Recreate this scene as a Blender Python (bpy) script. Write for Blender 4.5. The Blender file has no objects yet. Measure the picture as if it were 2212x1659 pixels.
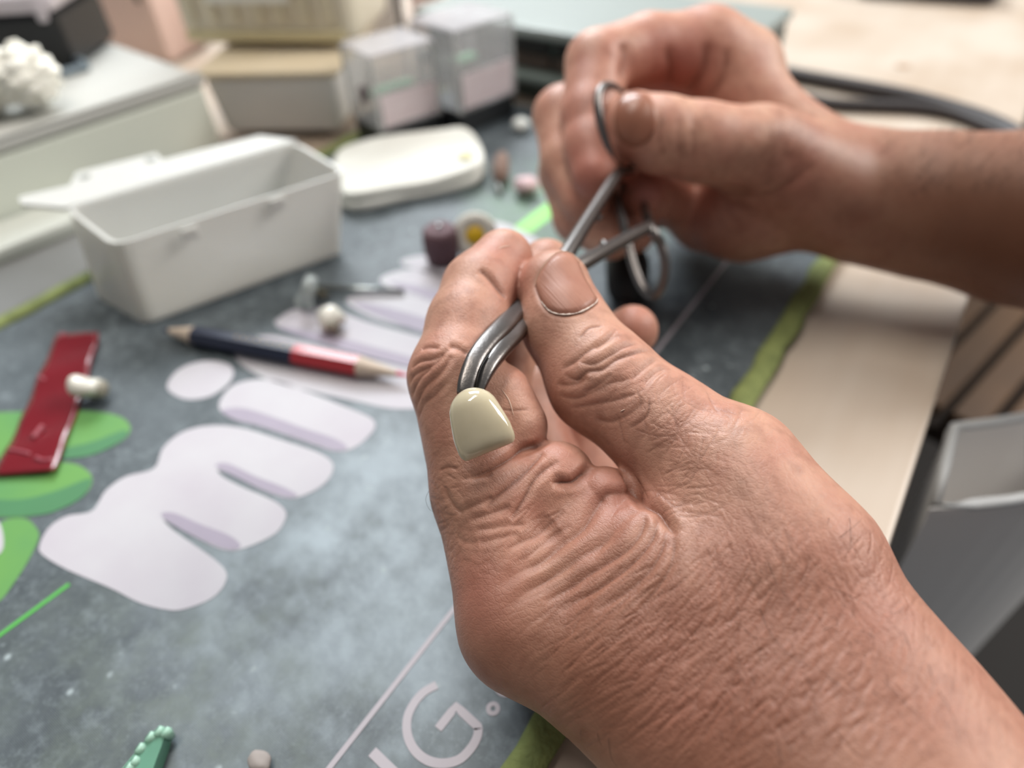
import bpy, bmesh, math, random
import numpy as np
from mathutils import Vector, Matrix

# ---------------------------------------------------------------- camera
SC = bpy.context.scene
COL = SC.collection
W, HH = 2212, 1659
CX, CY = W / 2, HH / 2
VPY = np.array([2490., -607.])          # vanishing point of the mat's long edges
VPZ = np.array([1190., 2450.])          # vanishing point of the verticals
F = math.sqrt(-np.dot(VPY - [CX, CY], VPZ - [CX, CY]))
def _dir(v):
    a = np.array([v[0] - CX, -(v[1] - CY), -F]); return a / np.linalg.norm(a)
_Y = _dir(VPY); _Z = -_dir(VPZ); _X = np.cross(_Y, _Z)
R = np.array([_X, _Y, _Z])              # camera vector -> world vector
CAMH = .155
CAMP = np.array([0., 0., CAMH])
def ray(px, py):
    return R @ np.array([(px - CX) / F, -(py - CY) / F, -1.])
def at(px, py, mm):                     # point seen at a pixel, at a depth in mm
    return CAMP + ray(px, py) * mm * .001
def gnd(px, py, z=0.):                  # point seen at a pixel on a level plane
    r = ray(px, py); return CAMP + r * ((z - CAMH) / r[2])

cam_d = bpy.data.cameras.new('camera')
cam = bpy.data.objects.new('camera', cam_d); COL.objects.link(cam)
M = np.eye(4); M[:3, :3] = R; M[:3, 3] = CAMP
cam.matrix_world = Matrix(M.tolist())
cam_d.sensor_fit = 'HORIZONTAL'; cam_d.sensor_width = 36.
cam_d.lens = F / W * 36.
cam_d.clip_start = .005; cam_d.clip_end = 50
cam_d.dof.use_dof = True
cam_d.dof.focus_distance = .124
cam_d.dof.aperture_fstop = 24.2 / 3.3
SC.camera = cam

# ---------------------------------------------------------------- light
wd = bpy.data.worlds.new('room_ambience'); SC.world = wd
wd.use_nodes = True
_bg = wd.node_tree.nodes['Background']
_bg.inputs[0].default_value = (.93, .96, 1., 1); _bg.inputs[1].default_value = .15
def area(name, loc, target, sx, sy, power, col):
    l = bpy.data.lights.new(name, 'AREA'); l.shape = 'RECTANGLE'; l.size = sx; l.size_y = sy
    l.energy = power; l.color = col
    o = bpy.data.objects.new(name, l); COL.objects.link(o); o.location = loc
    o.rotation_euler = (Vector(target) - Vector(loc)).to_track_quat('-Z', 'Y').to_euler()
    return o
area('window_light', (-1.5, 1.7, 1.75), (-.1, .15, 0), 1.3, 1.0, 66, (.90, .96, 1.))
area('ceiling_lamp', (-.55, .15, 2.0), (-.1, .15, 0), 1.2, .3, 18, (1., .93, .84))
area('window_light_right', (1.25, 1.7, 1.45), (-.1, .2, 0), 1.1, .9, 40, (1., .96, .91))  # added fill for faces turned right; no window is known there
SC.view_settings.view_transform = 'Standard'
SC.view_settings.look = 'None'
SC.view_settings.gamma = 1
SC.view_settings.use_curve_mapping = False
SC.view_settings.exposure = 0.5

# ---------------------------------------------------------------- materials
def lin(h):
    h = h.lstrip('#'); c = [int(h[i:i + 2], 16) / 255 for i in (0, 2, 4)]
    return tuple(x / 12.92 if x <= .04045 else ((x + .055) / 1.055) ** 2.4 for x in c) + (1,)
MATS = {}
def mat(name, col, rough=.5, metal=0., noise=0., nscale=60., bump=0., bscale=300., col2=None, trans=0., alpha=1., sss=0., coat=0., ior=1.45, spec=.5):
    if name in MATS: return MATS[name]
    m = bpy.data.materials.new(name); m.use_nodes = True; MATS[name] = m
    nt = m.node_tree; b = nt.nodes['Principled BSDF']
    c = lin(col) if isinstance(col, str) else col
    b.inputs['Base Color'].default_value = c
    b.inputs['Roughness'].default_value = rough
    b.inputs['Metallic'].default_value = metal
    b.inputs['Transmission Weight'].default_value = trans
    b.inputs['Alpha'].default_value = alpha
    b.inputs['IOR'].default_value = ior
    b.inputs['Coat Weight'].default_value = coat
    b.inputs['Specular IOR Level'].default_value = spec
    if sss:
        b.inputs['Subsurface Weight'].default_value = sss
        b.inputs['Subsurface Radius'].default_value = (1, .9, .8)
        b.inputs['Subsurface Scale'].default_value = .003
    tc = nt.nodes.new('ShaderNodeTexCoord')
    n = nt.nodes.new('ShaderNodeTexNoise'); n.inputs['Scale'].default_value = nscale; n.inputs['Detail'].default_value = 5
    nt.links.new(tc.outputs['Object'], n.inputs['Vector'])
    mx = nt.nodes.new('ShaderNodeMix'); mx.data_type = 'RGBA'
    c2 = lin(col2) if col2 else tuple(x * .8 for x in c[:3]) + (1,)
    mx.inputs['A'].default_value = c; mx.inputs['B'].default_value = c2
    mr = nt.nodes.new('ShaderNodeMapRange'); mr.inputs['From Min'].default_value = .38; mr.inputs['From Max'].default_value = .68
    mr.inputs['To Max'].default_value = noise if noise else .12
    nt.links.new(n.outputs['Fac'], mr.inputs['Value']); nt.links.new(mr.outputs['Result'], mx.inputs['Factor'])
    nt.links.new(mx.outputs['Result'], b.inputs['Base Color'])
    if bump:
        n2 = nt.nodes.new('ShaderNodeTexNoise'); n2.inputs['Scale'].default_value = bscale
        nt.links.new(tc.outputs['Object'], n2.inputs['Vector'])
        bp = nt.nodes.new('ShaderNodeBump'); bp.inputs['Strength'].default_value = bump; bp.inputs['Distance'].default_value = .001
        nt.links.new(n2.outputs['Fac'], bp.inputs['Height']); nt.links.new(bp.outputs['Normal'], b.inputs['Normal'])
    return m

# ---------------------------------------------------------------- object helpers
def link(name, me, m=None, parent=None):
    o = bpy.data.objects.new(name, me); COL.objects.link(o)
    if m is not None and not me.materials: me.materials.append(m)
    if parent is not None: o.parent = parent
    return o
def tag(o, label=None, cat=None, group=None, kind=None):
    if label: o['label'] = label
    if cat: o['category'] = cat
    if group: o['group'] = group
    if kind: o['kind'] = kind
    return o
def thing(name, loc, label, cat, rot=(0, 0, 0), group=None):
    o = bpy.data.objects.new(name, None); COL.objects.link(o); o.empty_display_size = .01
    o.location = loc; o.rotation_euler = rot
    return tag(o, label, cat, group)
def adopt(o, parent):                    # parent an object whose mesh is given in world space
    bpy.context.view_layer.update()
    o.parent = parent; o.matrix_parent_inverse = parent.matrix_world.inverted()
    return o
def pymesh(name, verts, faces, smooth=False):
    me = bpy.data.meshes.new(name)
    me.from_pydata([tuple(map(float, v)) for v in verts], [], [tuple(map(int, f)) for f in faces])
    if smooth: me.shade_smooth()
    me.update(); return me
def bm_mesh(name, bm, smooth=False):
    bmesh.ops.recalc_face_normals(bm, faces=bm.faces)
    me = bpy.data.meshes.new(name); bm.to_mesh(me); bm.free()
    if smooth: me.shade_smooth()
    return me
def box_bm(sx, sy, sz, bev=0., seg=2, z0=0., taper=1., bm=None, off=(0, 0)):
    bm = bm or bmesh.new()
    r = bmesh.ops.create_cube(bm, size=1)
    vs = r['verts']
    for v in vs:
        k = taper if v.co.z < 0 else 1.
        v.co = Vector((v.co.x * sx * k + off[0], v.co.y * sy * k + off[1], (v.co.z + .5) * sz + z0))
    if bev:
        es = list({e for v in vs for e in v.link_edges})
        bmesh.ops.bevel(bm, geom=es, offset=bev, segments=seg, affect='EDGES', profile=.5)
    return bm
def tube(pts, radii, n=12, caps=True, closed=False, squash=None, power=2., ref=None):
    """round tube through world points; radii in metres (number or list)"""
    P = np.array(pts, float); k = len(P)
    if np.isscalar(radii): radii = [radii] * k
    V = []; Fc = []
    T = np.zeros_like(P)
    for i in range(k):
        a = P[(i - 1) % k] if closed or i > 0 else P[0]
        b = P[(i + 1) % k] if closed or i < k - 1 else P[-1]
        T[i] = (b - a) / max(np.linalg.norm(b - a), 1e-9)
    up = np.array(ref, float) if ref is not None else np.array([0, 0, 1.]) if abs(T[0][2]) < .9 else np.array([1., 0, 0])
    nrm = np.cross(T[0], up); nrm /= np.linalg.norm(nrm)
    for i in range(k):
        nrm = nrm - T[i] * np.dot(nrm, T[i]); nrm /= np.linalg.norm(nrm)
        bi = np.cross(T[i], nrm)
        for j in range(n):
            a = 2 * math.pi * j / n
            sq = squash if squash else 1.
            c_, s_ = math.cos(a), math.sin(a)
            if power != 2.: c_, s_ = math.copysign(abs(c_) ** (2 / power), c_), math.copysign(abs(s_) ** (2 / power), s_)
            V.append(P[i] + radii[i] * (c_ * nrm + s_ * sq * bi))
    m = k if closed else k - 1
    for i in range(m):
        for j in range(n):
            i2 = (i + 1) % k
            Fc.append((i * n + j, i * n + (j + 1) % n, i2 * n + (j + 1) % n, i2 * n + j))
    if caps and not closed:
        Fc.append(tuple(range(n - 1, -1, -1))); Fc.append(tuple((k - 1) * n + j for j in range(n)))
    return V, Fc
def spline(pts, n=8, closed=False):      # Catmull-Rom through the points
    P = np.array(pts, float); k = len(P); out = []
    for i in range(k if closed else k - 1):
        g = (lambda j: P[j % k]) if closed else (lambda j: P[min(max(j, 0), k - 1)])
        p0, p1, p2, p3 = g(i - 1), g(i), g(i + 1), g(i + 2)
        for s in range(n):
            t = s / n
            out.append(.5 * ((2 * p1) + (-p0 + p2) * t + (2 * p0 - 5 * p1 + 4 * p2 - p3) * t * t + (-p0 + 3 * p1 - 3 * p2 + p3) * t ** 3))
    if not closed: out.append(P[-1])
    return np.array(out)
def lathe(prof, n=24):                   # (radius, z) profile about z
    V = []; Fc = []
    for r, z in prof:
        for j in range(n):
            a = 2 * math.pi * j / n; V.append((r * math.cos(a), r * math.sin(a), z))
    for i in range(len(prof) - 1):
        for j in range(n):
            Fc.append((i * n + j, i * n + (j + 1) % n, (i + 1) * n + (j + 1) % n, (i + 1) * n + j))
    Fc.append(tuple(range(n - 1, -1, -1))); Fc.append(tuple((len(prof) - 1) * n + j for j in range(n)))
    return V, Fc
def merge(parts):
    V = []; Fc = []
    for v, f in parts:
        o = len(V); V += [tuple(x) for x in v]; Fc += [tuple(i + o for i in q) for q in f]
    return V, Fc
# ---------------------------------------------------------------- implicit modelling of the hands (lengths in mm)
def smin(a, b, k):
    h = np.maximum(k - np.abs(a - b), 0) / k
    return np.minimum(a, b) - h * h * k * .25
def cap(P, a, b, ra, rb):
    ab = b - a; L = float(ab @ ab) + 1e-9
    t = np.clip(((P - a) @ ab) / L, 0, 1)
    q = P - a - t[:, None] * ab
    return np.sqrt(np.einsum('ij,ij->i', q, q)) - (ra + (rb - ra) * t)
def A(px, py, mm):
    return at(px, py, mm) * 1000.
class Hand:
    """fingers: list of chains [(px,py,depth,radius)...]; body: list of capsules"""
    def __init__(s, fingers, body, kf=6., kb=9., kc=2.5, kff=1.0, extra=None, post=()):
        s.f = [[(A(*q[:3]), q[3]) for q in c] for c in fingers]
        s.b = [[(A(*q[:3]), q[3]) for q in c] for c in body]
        s.post = [[(A(*q[:3]), q[3]) for q in c] for c in post]
        s.kf, s.kb, s.kc, s.kff = kf, kb, kc, kff; s.extra = [(i, [(A(*q[:3]), q[3]) for q in c]) for i, c in (extra or [])]
    def chain(s, P, c, k):
        d = None
        if len(c) == 1:
            return np.linalg.norm(P - c[0][0], axis=1) - c[0][1]
        for (a, ra), (b, rb) in zip(c[:-1], c[1:]):
            e = cap(P, a, b, ra, rb); d = e if d is None else smin(d, e, k)
        return d
    def sdf(s, P):
        D = None
        for c in s.b:
            e = s.chain(P, c, s.kc); D = e if D is None else smin(D, e, s.kb)
        Fd = None
        for i, c in enumerate(s.f):
            e = s.chain(P, c, s.kc)
            for (fi, q) in s.extra:
                if fi == i: e = smin(e, s.chain(P, q, s.kc), 2.)
            Fd = e if Fd is None else smin(Fd, e, s.kff)
        D = smin(D, Fd, s.kf)
        for c in s.post: D = smin(D, s.chain(P, c, s.kc), 1.7)
        return D
    def grad(s, P, h=.15):
        g = np.empty_like(P)
        for i in range(3):
            e = np.zeros(3); e[i] = h
            g[:, i] = (s.sdf(P + e) - s.sdf(P - e)) / (2 * h)
        return g / np.maximum(np.linalg.norm(g, axis=1), 1e-6)[:, None]
    def cast(s, pix, z0=40.):            # first surface point seen along the rays of some pixels
        D = np.array([ray(*p) for p in pix]); Ln = np.linalg.norm(D, axis=1); D = D / Ln[:, None]
        t = np.full(len(D), z0); O = CAMP * 1000
        for _ in range(90):
            d = s.sdf(O + D * t[:, None]); t = t + np.minimum(d * .8, 6.)
        P = O + D * t[:, None]
        return P, np.abs(s.sdf(P)) < .5
    def bounds(s):
        pts = [(p, r) for c in s.f + s.b for p, r in c] + [(p, r) for _, c in s.extra for p, r in c]
        lo = np.min([p - r for p, r in pts], axis=0) - 4; hi = np.max([p + r for p, r in pts], axis=0) + 4
        return lo, hi
def surface_nets(fn, lo, hi, h):
    n = np.ceil((hi - lo) / h).astype(int) + 1
    ax = [lo[i] + h * np.arange(n[i]) for i in range(3)]
    G = np.empty(n, np.float32)
    cg = np.stack(np.meshgrid(*[a[::4] for a in ax], indexing='ij'), -1); C = fn(cg.reshape(-1, 3)).reshape(cg.shape[:3])
    yy, zz = np.meshgrid(ax[1], ax[2], indexing='ij')
    for i in range(n[0]):                # slice by slice keeps memory small; exact only near the surface
        c = np.repeat(np.repeat(C[i // 4], 4, 0), 4, 1)[:n[1], :n[2]]; G[i] = c; m = np.abs(c) < 5.6 * h
        if m.any(): G[i][m] = fn(np.stack([np.full(m.sum(), ax[0][i]), yy[m], zz[m]], 1))
    ins = G < 0
    cnt = np.zeros(n - 1, np.int8); acc = np.zeros(tuple(n - 1) + (3,), np.float32); num = np.zeros(n - 1, np.int8)
    import itertools
    corners = list(itertools.product((0, 1), repeat=3))
    sl = lambda c: tuple(slice(c[i], n[i] - 1 + c[i]) for i in range(3))
    for c in corners:
        for a in range(3):
            if c[a] == 0:
                c2 = list(c); c2[a] = 1
                g0 = G[sl(c)]; g1 = G[sl(c2)]; x = (g0 < 0) != (g1 < 0)
                t = np.where(x, g0 / np.where(x, g0 - g1, 1), 0)
                for k in range(3):
                    acc[..., k] += np.where(x, c[k] + (t if k == a else 0), 0)
                num += x
    act = num > 0
    idx = -np.ones(n - 1, int); idx[act] = np.arange(act.sum())
    cells = np.argwhere(act)
    V = lo + h * (cells + acc[act] / num[act][:, None])
    Q = []
    for a in range(3):
        b, c = (a + 1) % 3, (a + 2) % 3
        s0 = [slice(1, n[i] - 1) for i in range(3)]; s0[a] = slice(0, n[a] - 1); s1 = list(s0); s1[a] = slice(1, n[a])
        i0 = ins[tuple(s0)]; i1 = ins[tuple(s1)]
        e = np.argwhere(i0 != i1)
        flip = i0[i0 != i1]
        off = np.array([s0[i].start for i in range(3)]); e = e + off
        def cell(db, dc):
            q = e.copy(); q[:, b] -= db; q[:, c] -= dc
            return idx[q[:, 0], q[:, 1], q[:, 2]]
        q = np.stack([cell(1, 1), cell(0, 1), cell(0, 0), cell(1, 0)], 1)
        q[~flip] = q[~flip][:, ::-1]
        Q.append(q)
    return V.astype(float), np.concatenate(Q)
def subdivide(V, Q):
    e = np.sort(np.stack([Q, np.roll(Q, -1, 1)], 2).reshape(-1, 2), 1)
    key = e[:, 0].astype(np.int64) * len(V) + e[:, 1]
    u, first, inv = np.unique(key, return_index=True, return_inverse=True)
    em = (V[e[first, 0]] + V[e[first, 1]]) / 2
    fm = V[Q].mean(1)
    ne = len(V) + inv.reshape(-1, 4); nf = len(V) + len(u) + np.arange(len(Q))
    prev = np.roll(ne, 1, 1)
    out = np.stack([np.stack([Q[:, i], ne[:, i], nf, prev[:, i]], 1) for i in range(4)], 1).reshape(-1, 4)
    return np.concatenate([V, em, fm]), out
_rs = np.random.RandomState(7)
_perm = _rs.permutation(256); _perm = np.concatenate([_perm, _perm, _perm])
_gr = _rs.normal(size=(256, 3)); _gr /= np.linalg.norm(_gr, axis=1)[:, None]
def perlin(P):
    i = np.floor(P).astype(int); f = P - i; i = i & 255
    w = f * f * f * (f * (f * 6 - 15) + 10); r = 0
    for dx in (0, 1):
        for dy in (0, 1):
            for dz in (0, 1):
                h = _perm[_perm[_perm[i[:, 0] + dx] + i[:, 1] + dy] + i[:, 2] + dz]
                g = _gr[h & 255]
                d = g[:, 0] * (f[:, 0] - dx) + g[:, 1] * (f[:, 1] - dy) + g[:, 2] * (f[:, 2] - dz)
                r = r + d * (w[:, 0] if dx else 1 - w[:, 0]) * (w[:, 1] if dy else 1 - w[:, 1]) * (w[:, 2] if dz else 1 - w[:, 2])
    return r
def ridge(P):                            # thin valleys, 0 on the plateau, 1 in the groove
    n = np.abs(perlin(P)) * 2.
    return np.clip(1 - n * 2.2, 0, 1) ** 1.5
def seg_dist(P, line):
    d = np.full(len(P), 1e9); tt = np.zeros(len(P)); k = len(line) - 1
    for i in range(k):
        a, b = line[i], line[i + 1]; ab = b - a; L = ab @ ab + 1e-9
        t = np.clip(((P - a) @ ab) / L, 0, 1); q = P - a - t[:, None] * ab
        e = np.sqrt(np.einsum('ij,ij->i', q, q)); m = e < d
        d[m] = e[m]; tt[m] = (i + t[m]) / k
    return d, tt
def build_hand(h, step, levels, creases=(), fields=(), bulges=(), colour=(), shade_spots=()):
    lo, hi = h.bounds()
    V, Q = surface_nets(h.sdf, lo, hi, step)
    for lv in range(levels + 1):
        d = h.sdf(V); V = V - h.grad(V) * np.clip(d, -1, 1)[:, None]
        if lv == 0: d = h.sdf(V); V = V - h.grad(V) * np.clip(d, -1, 1)[:, None]
        if lv < levels: V, Q = subdivide(V, Q)
    N = h.grad(V)
    for (px, py, rad, amt) in bulges:
        c, ok = h.cast([(px, py)]); V = V + N * (amt * np.exp(-np.sum((V - c[0]) ** 2, 1) / (rad * rad)))[:, None]
    disp = np.zeros(len(V)); cr = np.zeros(len(V)); fine = np.zeros(len(V))
    for (px, py, rad, ang, f1, f2, amp) in fields:      # bundles of skin folds running in a direction
        c, ok = h.cast([(px, py)]); c = c[0]
        a = math.radians(ang); al = R @ np.array([math.cos(a), math.sin(a), 0])
        nn = h.grad(c[None])[0]; al = al - nn * (al @ nn); al /= np.linalg.norm(al); ac = np.cross(nn, al)
        q = V - c; d2 = np.sum(q * q, 1); m = d2 < (2.3 * rad) ** 2
        w = np.exp(-d2[m] / (rad * rad)); q = q[m]
        U = np.stack([q @ al * f2, q @ ac * f1, q @ nn * f2], 1)
        warp = perlin(U * .6 + 11.3) * .8
        U[:, 1] += warp
        r = ridge(U) * .7 + ridge(U * [1.6, 2.1, 1.6] + 5.) * .4 + perlin(U * [1, .5, 1] + 3.) * .5
        disp[m] -= amp * w * r; cr[m] = np.maximum(cr[m], w * np.clip(r, 0, 1) * min(1, amp * 3))
    sp = [spline(np.array(c[0], float), 4) for c in creases]
    if sp:
        allP, allok = h.cast(np.concatenate(sp)); cut = np.cumsum([0] + [len(q) for q in sp])
    for ci, (line, dep, wid) in enumerate(creases):
        P, ok = allP[cut[ci]:cut[ci + 1]], allok[cut[ci]:cut[ci + 1]]; P = P[ok]
        if len(P) < 2 or np.max(np.linalg.norm(np.diff(P, axis=0), axis=1)) > 9: continue
        lo2, hi2 = P.min(0) - 6 * wid, P.max(0) + 6 * wid
        m = np.where(np.all((V > lo2) & (V < hi2), 1))[0]
        if not len(m): continue
        d, t = seg_dist(V[m], P)
        tap = np.clip(np.minimum(t, 1 - t) * 5, 0, 1) ** .7
        dd = np.sqrt(d * d + .012) - .11
        g = np.exp(-dd / (wid * 1.35)); rim = np.exp(-((d - 3.2 * wid) / (1.6 * wid)) ** 2)
        if dep < .26:
            g = np.exp(-(d / (wid * .85)) ** 2); fine[m] = np.minimum(fine[m], -dep * tap * g); cr[m] = np.maximum(cr[m], np.exp(-(d / (wid * .7)) ** 2) * tap * min(1, dep * 3.2)); continue
        disp[m] += dep * 1.05 * tap * (-g + .16 * rim); cr[m] = np.maximum(cr[m], np.exp(-dd / (wid * .6)) * tap * min(1, dep * 1.5))
    V = V + N * (disp + fine)[:, None]
    col = np.zeros(len(V))
    for (px, py, rad, amt) in colour:
        c, ok = h.cast([(px, py)]); col += amt * np.exp(-np.sum((V - c[0]) ** 2, 1) / (rad * rad))
    tan_shade = np.zeros(len(V))
    for (px, py, rad, amt) in shade_spots:
        c, ok = h.cast([(px, py)]); tan_shade = np.maximum(tan_shade, amt * np.exp(-np.sum((V - c[0]) ** 2, 1) / (rad * rad)))
    return V, Q, cr, col, tan_shade
def hand_mesh(name, V, Q, cr, col, tan_shade):
    me = bpy.data.meshes.new(name)
    me.vertices.add(len(V)); me.vertices.foreach_set('co', (V * .001).astype(np.float32).ravel())
    me.loops.add(Q.size); me.loops.foreach_set('vertex_index', Q.ravel().astype(np.int32))
    me.polygons.add(len(Q)); me.polygons.foreach_set('loop_start', np.arange(0, Q.size, 4, dtype=np.int32))
    me.update(calc_edges=True); me.validate(); me.shade_smooth()
    for nm, a in (('crease', cr), ('flush', col), ('tan', tan_shade)):
        at_ = me.attributes.new(nm, 'FLOAT', 'POINT'); at_.data.foreach_set('value', a.astype(np.float32))
    return me
def skin_material(name, base, red, dark, tan_shade, cell=1.):
    m = bpy.data.materials.new(name); m.use_nodes = True; nt = m.node_tree; b = nt.nodes['Principled BSDF']
    N = nt.nodes.new; L = nt.links.new
    tc = N('ShaderNodeTexCoord')
    def noise(s, d=4):
        n = N('ShaderNodeTexNoise'); n.inputs['Scale'].default_value = s; n.inputs['Detail'].default_value = d
        L(tc.outputs['Object'], n.inputs['Vector']); return n.outputs['Fac']
    def rng(v, a, b_, c, d):
        n = N('ShaderNodeMapRange'); L(v, n.inputs['Value'])
        for k, x in zip(('From Min', 'From Max', 'To Min', 'To Max'), (a, b_, c, d)): n.inputs[k].default_value = x
        return n.outputs['Result']
    def mix(fac, a, c):
        n = N('ShaderNodeMix'); n.data_type = 'RGBA'; L(fac, n.inputs['Factor'])
        if isinstance(a, tuple): n.inputs['A'].default_value = a
        else: L(a, n.inputs['A'])
        n.inputs['B'].default_value = c; return n.outputs['Result']
    def attr(nm):
        n = N('ShaderNodeAttribute'); n.attribute_name = nm; return n.outputs['Fac']
    c = mix(rng(noise(90), .35, .7, 0, .55), lin(base), lin(red))
    c = mix(rng(noise(350, 3), .45, .75, 0, .35), c, lin(dark))
    c = mix(attr('tan'), c, lin(tan_shade))  # brown tan that also paints shade into lower hand and far forearm
    c = mix(attr('flush'), c, lin(red))
    c = mix(rng(attr('crease'), 0, 1, 0, .8), c, lin(dark))  # creases mixed towards dark brown: painted shade plus their redder skin
    L(c, b.inputs['Base Color'])
    b.inputs['Roughness'].default_value = .46
    b.inputs['Specular IOR Level'].default_value = .42
    b.inputs['Subsurface Weight'].default_value = .16
    b.inputs['Subsurface Radius'].default_value = (1., .38, .22)
    b.inputs['Subsurface Scale'].default_value = .0022
    # skin relief: lozenge cells and pores
    mp = N('ShaderNodeMapping'); L(tc.outputs['Object'], mp.inputs['Vector'])
    mp.inputs['Rotation'].default_value = (.4, .3, .9); mp.inputs['Scale'].default_value = (1, 1.7, 1)
    wn = N('ShaderNodeTexNoise'); wn.inputs['Scale'].default_value = 400; L(tc.outputs['Object'], wn.inputs['Vector'])
    wa = N('ShaderNodeMix'); wa.data_type = 'VECTOR'; wa.inputs['Factor'].default_value = .0006
    L(mp.outputs['Vector'], wa.inputs['A']); L(wn.outputs['Color'], wa.inputs['B'])
    def vor(s):
        v = N('ShaderNodeTexVoronoi'); v.feature = 'DISTANCE_TO_EDGE'; v.inputs['Scale'].default_value = s * cell
        L(wa.outputs['Result'], v.inputs['Vector']); return rng(v.outputs['Distance'], 0, .16, 0, 1)
    def add(a, b_, k):
        n = N('ShaderNodeMath'); n.operation = 'MULTIPLY_ADD'; L(b_, n.inputs[0]); n.inputs[1].default_value = k
        if a is None: n.inputs[2].default_value = 0
        else: L(a, n.inputs[2])
        return n.outputs[0]
    hgt = add(None, vor(720), .55); hgt = add(hgt, vor(1600), .35); hgt = add(hgt, noise(3200, 2), .3)
    bp = N('ShaderNodeBump'); bp.inputs['Strength'].default_value = .25; bp.inputs['Distance'].default_value = .00022
    L(hgt, bp.inputs['Height']); L(bp.outputs['Normal'], b.inputs['Normal'])
    return m

# left hand: seen from its thumb side, pinching the clamp
LEFT = Hand(
    fingers=[
        # index
        [(1140, 1335, 131, 12.5), (1050, 1060, 137, 10.6), (985, 815, 141, 9.4), (1012, 700, 147, 8.5), (1037, 625, 152, 8.0), (1087, 560, 158, 6.9)],
        # thumb
        [(1712, 1226, 121, 14.), (1577, 1025, 130, 12.6), (1432, 925, 137, 11.0), (1300, 822, 142, 11.0), (1222, 704, 148, 9.1), (1197, 620, 152, 8.1)],
        # middle
        [(1160, 1300, 152, 10.), (1062, 850, 166, 8.6), (1115, 680, 171, 8.), (1180, 575, 176, 7.)],
        # ring
        [(1260, 1290, 162, 9.), (1130, 865, 188, 9.), (1255, 785, 192, 8.), (1366, 714, 186, 6.9)],
        # little
        [(1380, 1250, 165, 7.5), (1270, 985, 190, 6.8), (1335, 870, 192, 6.4)],
    ],
    extra=[(0, [(1075, 860, 139, 7.2), (1110, 922, 138, 6.8)])],
    post=[[(1203, 1036, 135.5, 7.6), (1120, 1085, 135, 9.)], [(1306, 1069, 132.3, 5.5), (1240, 1130, 134, 9.)]],
    body=[
        [(1150, 1350, 131, 12.6), (1342, 1434, 124, 15.), (1650, 1690, 113, 19.)],
        [(1577, 1040, 130, 12.), (1712, 1228, 120, 14.6), (1918, 1650, 108, 18.)],
        [(1320, 1230, 136, 17.), (1490, 1300, 130, 22.), (1780, 1640, 116, 25.)],
        [(1780, 1640, 116, 25.), (2300, 2350, 84, 27.)],
        [(1330, 1250, 150, 14.), (1650, 1500, 130, 17.)],
        [(1225, 890, 200, 8.), (1310, 1140, 176, 7.)],
    ], kf=4.5, kb=9.)
# ---------------------------------------------------------------- desk, mat and print
def wood_material(name, c1, c2, scale=1.):
    m = bpy.data.materials.new(name); m.use_nodes = True; nt = m.node_tree; b = nt.nodes['Principled BSDF']
    N = nt.nodes.new; L = nt.links.new
    tc = N('ShaderNodeTexCoord'); mp = N('ShaderNodeMapping'); L(tc.outputs['Object'], mp.inputs['Vector'])
    mp.inputs['Scale'].default_value = (60 * scale, 5 * scale, 60 * scale)
    n = N('ShaderNodeTexNoise'); n.inputs['Scale'].default_value = 1.; n.inputs['Detail'].default_value = 6; L(mp.outputs['Vector'], n.inputs['Vector'])
    n2 = N('ShaderNodeTexNoise'); n2.inputs['Scale'].default_value = 14; L(tc.outputs['Object'], n2.inputs['Vector'])
    ad = N('ShaderNodeMath'); ad.operation = 'MULTIPLY_ADD'; L(n.outputs['Fac'], ad.inputs[0]); ad.inputs[1].default_value = .5; L(n2.outputs['Fac'], ad.inputs[2])
    mr = N('ShaderNodeMapRange'); mr.inputs['From Min'].default_value = .55; mr.inputs['From Max'].default_value = .98; L(ad.outputs[0], mr.inputs['Value'])
    mx = N('ShaderNodeMix'); mx.data_type = 'RGBA'; mx.inputs['A'].default_value = lin(c1); mx.inputs['B'].default_value = lin(c2)
    L(mr.outputs['Result'], mx.inputs['Factor']); L(mx.outputs['Result'], b.inputs['Base Color'])
    b.inputs['Roughness'].default_value = .42
    return m
beech = wood_material('beech', '#bfb3a6', '#b09e8c')
bm = box_bm(1.42, 2.2, .024, .0015, 2, z0=-.0272, off=(.0195 - .71, .55))
desk = link('desk', bm_mesh('desk', bm), beech)
tag(desk, 'pale beech desk top with a straight front edge, lying under the printed mat', 'desk')
fl = link('floor', bm_mesh('floor', box_bm(6, 6, .02, z0=-.74)), mat('dark_floor', '#1d1917', .7, noise=.5, nscale=12))
tag(fl, kind='structure')

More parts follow.
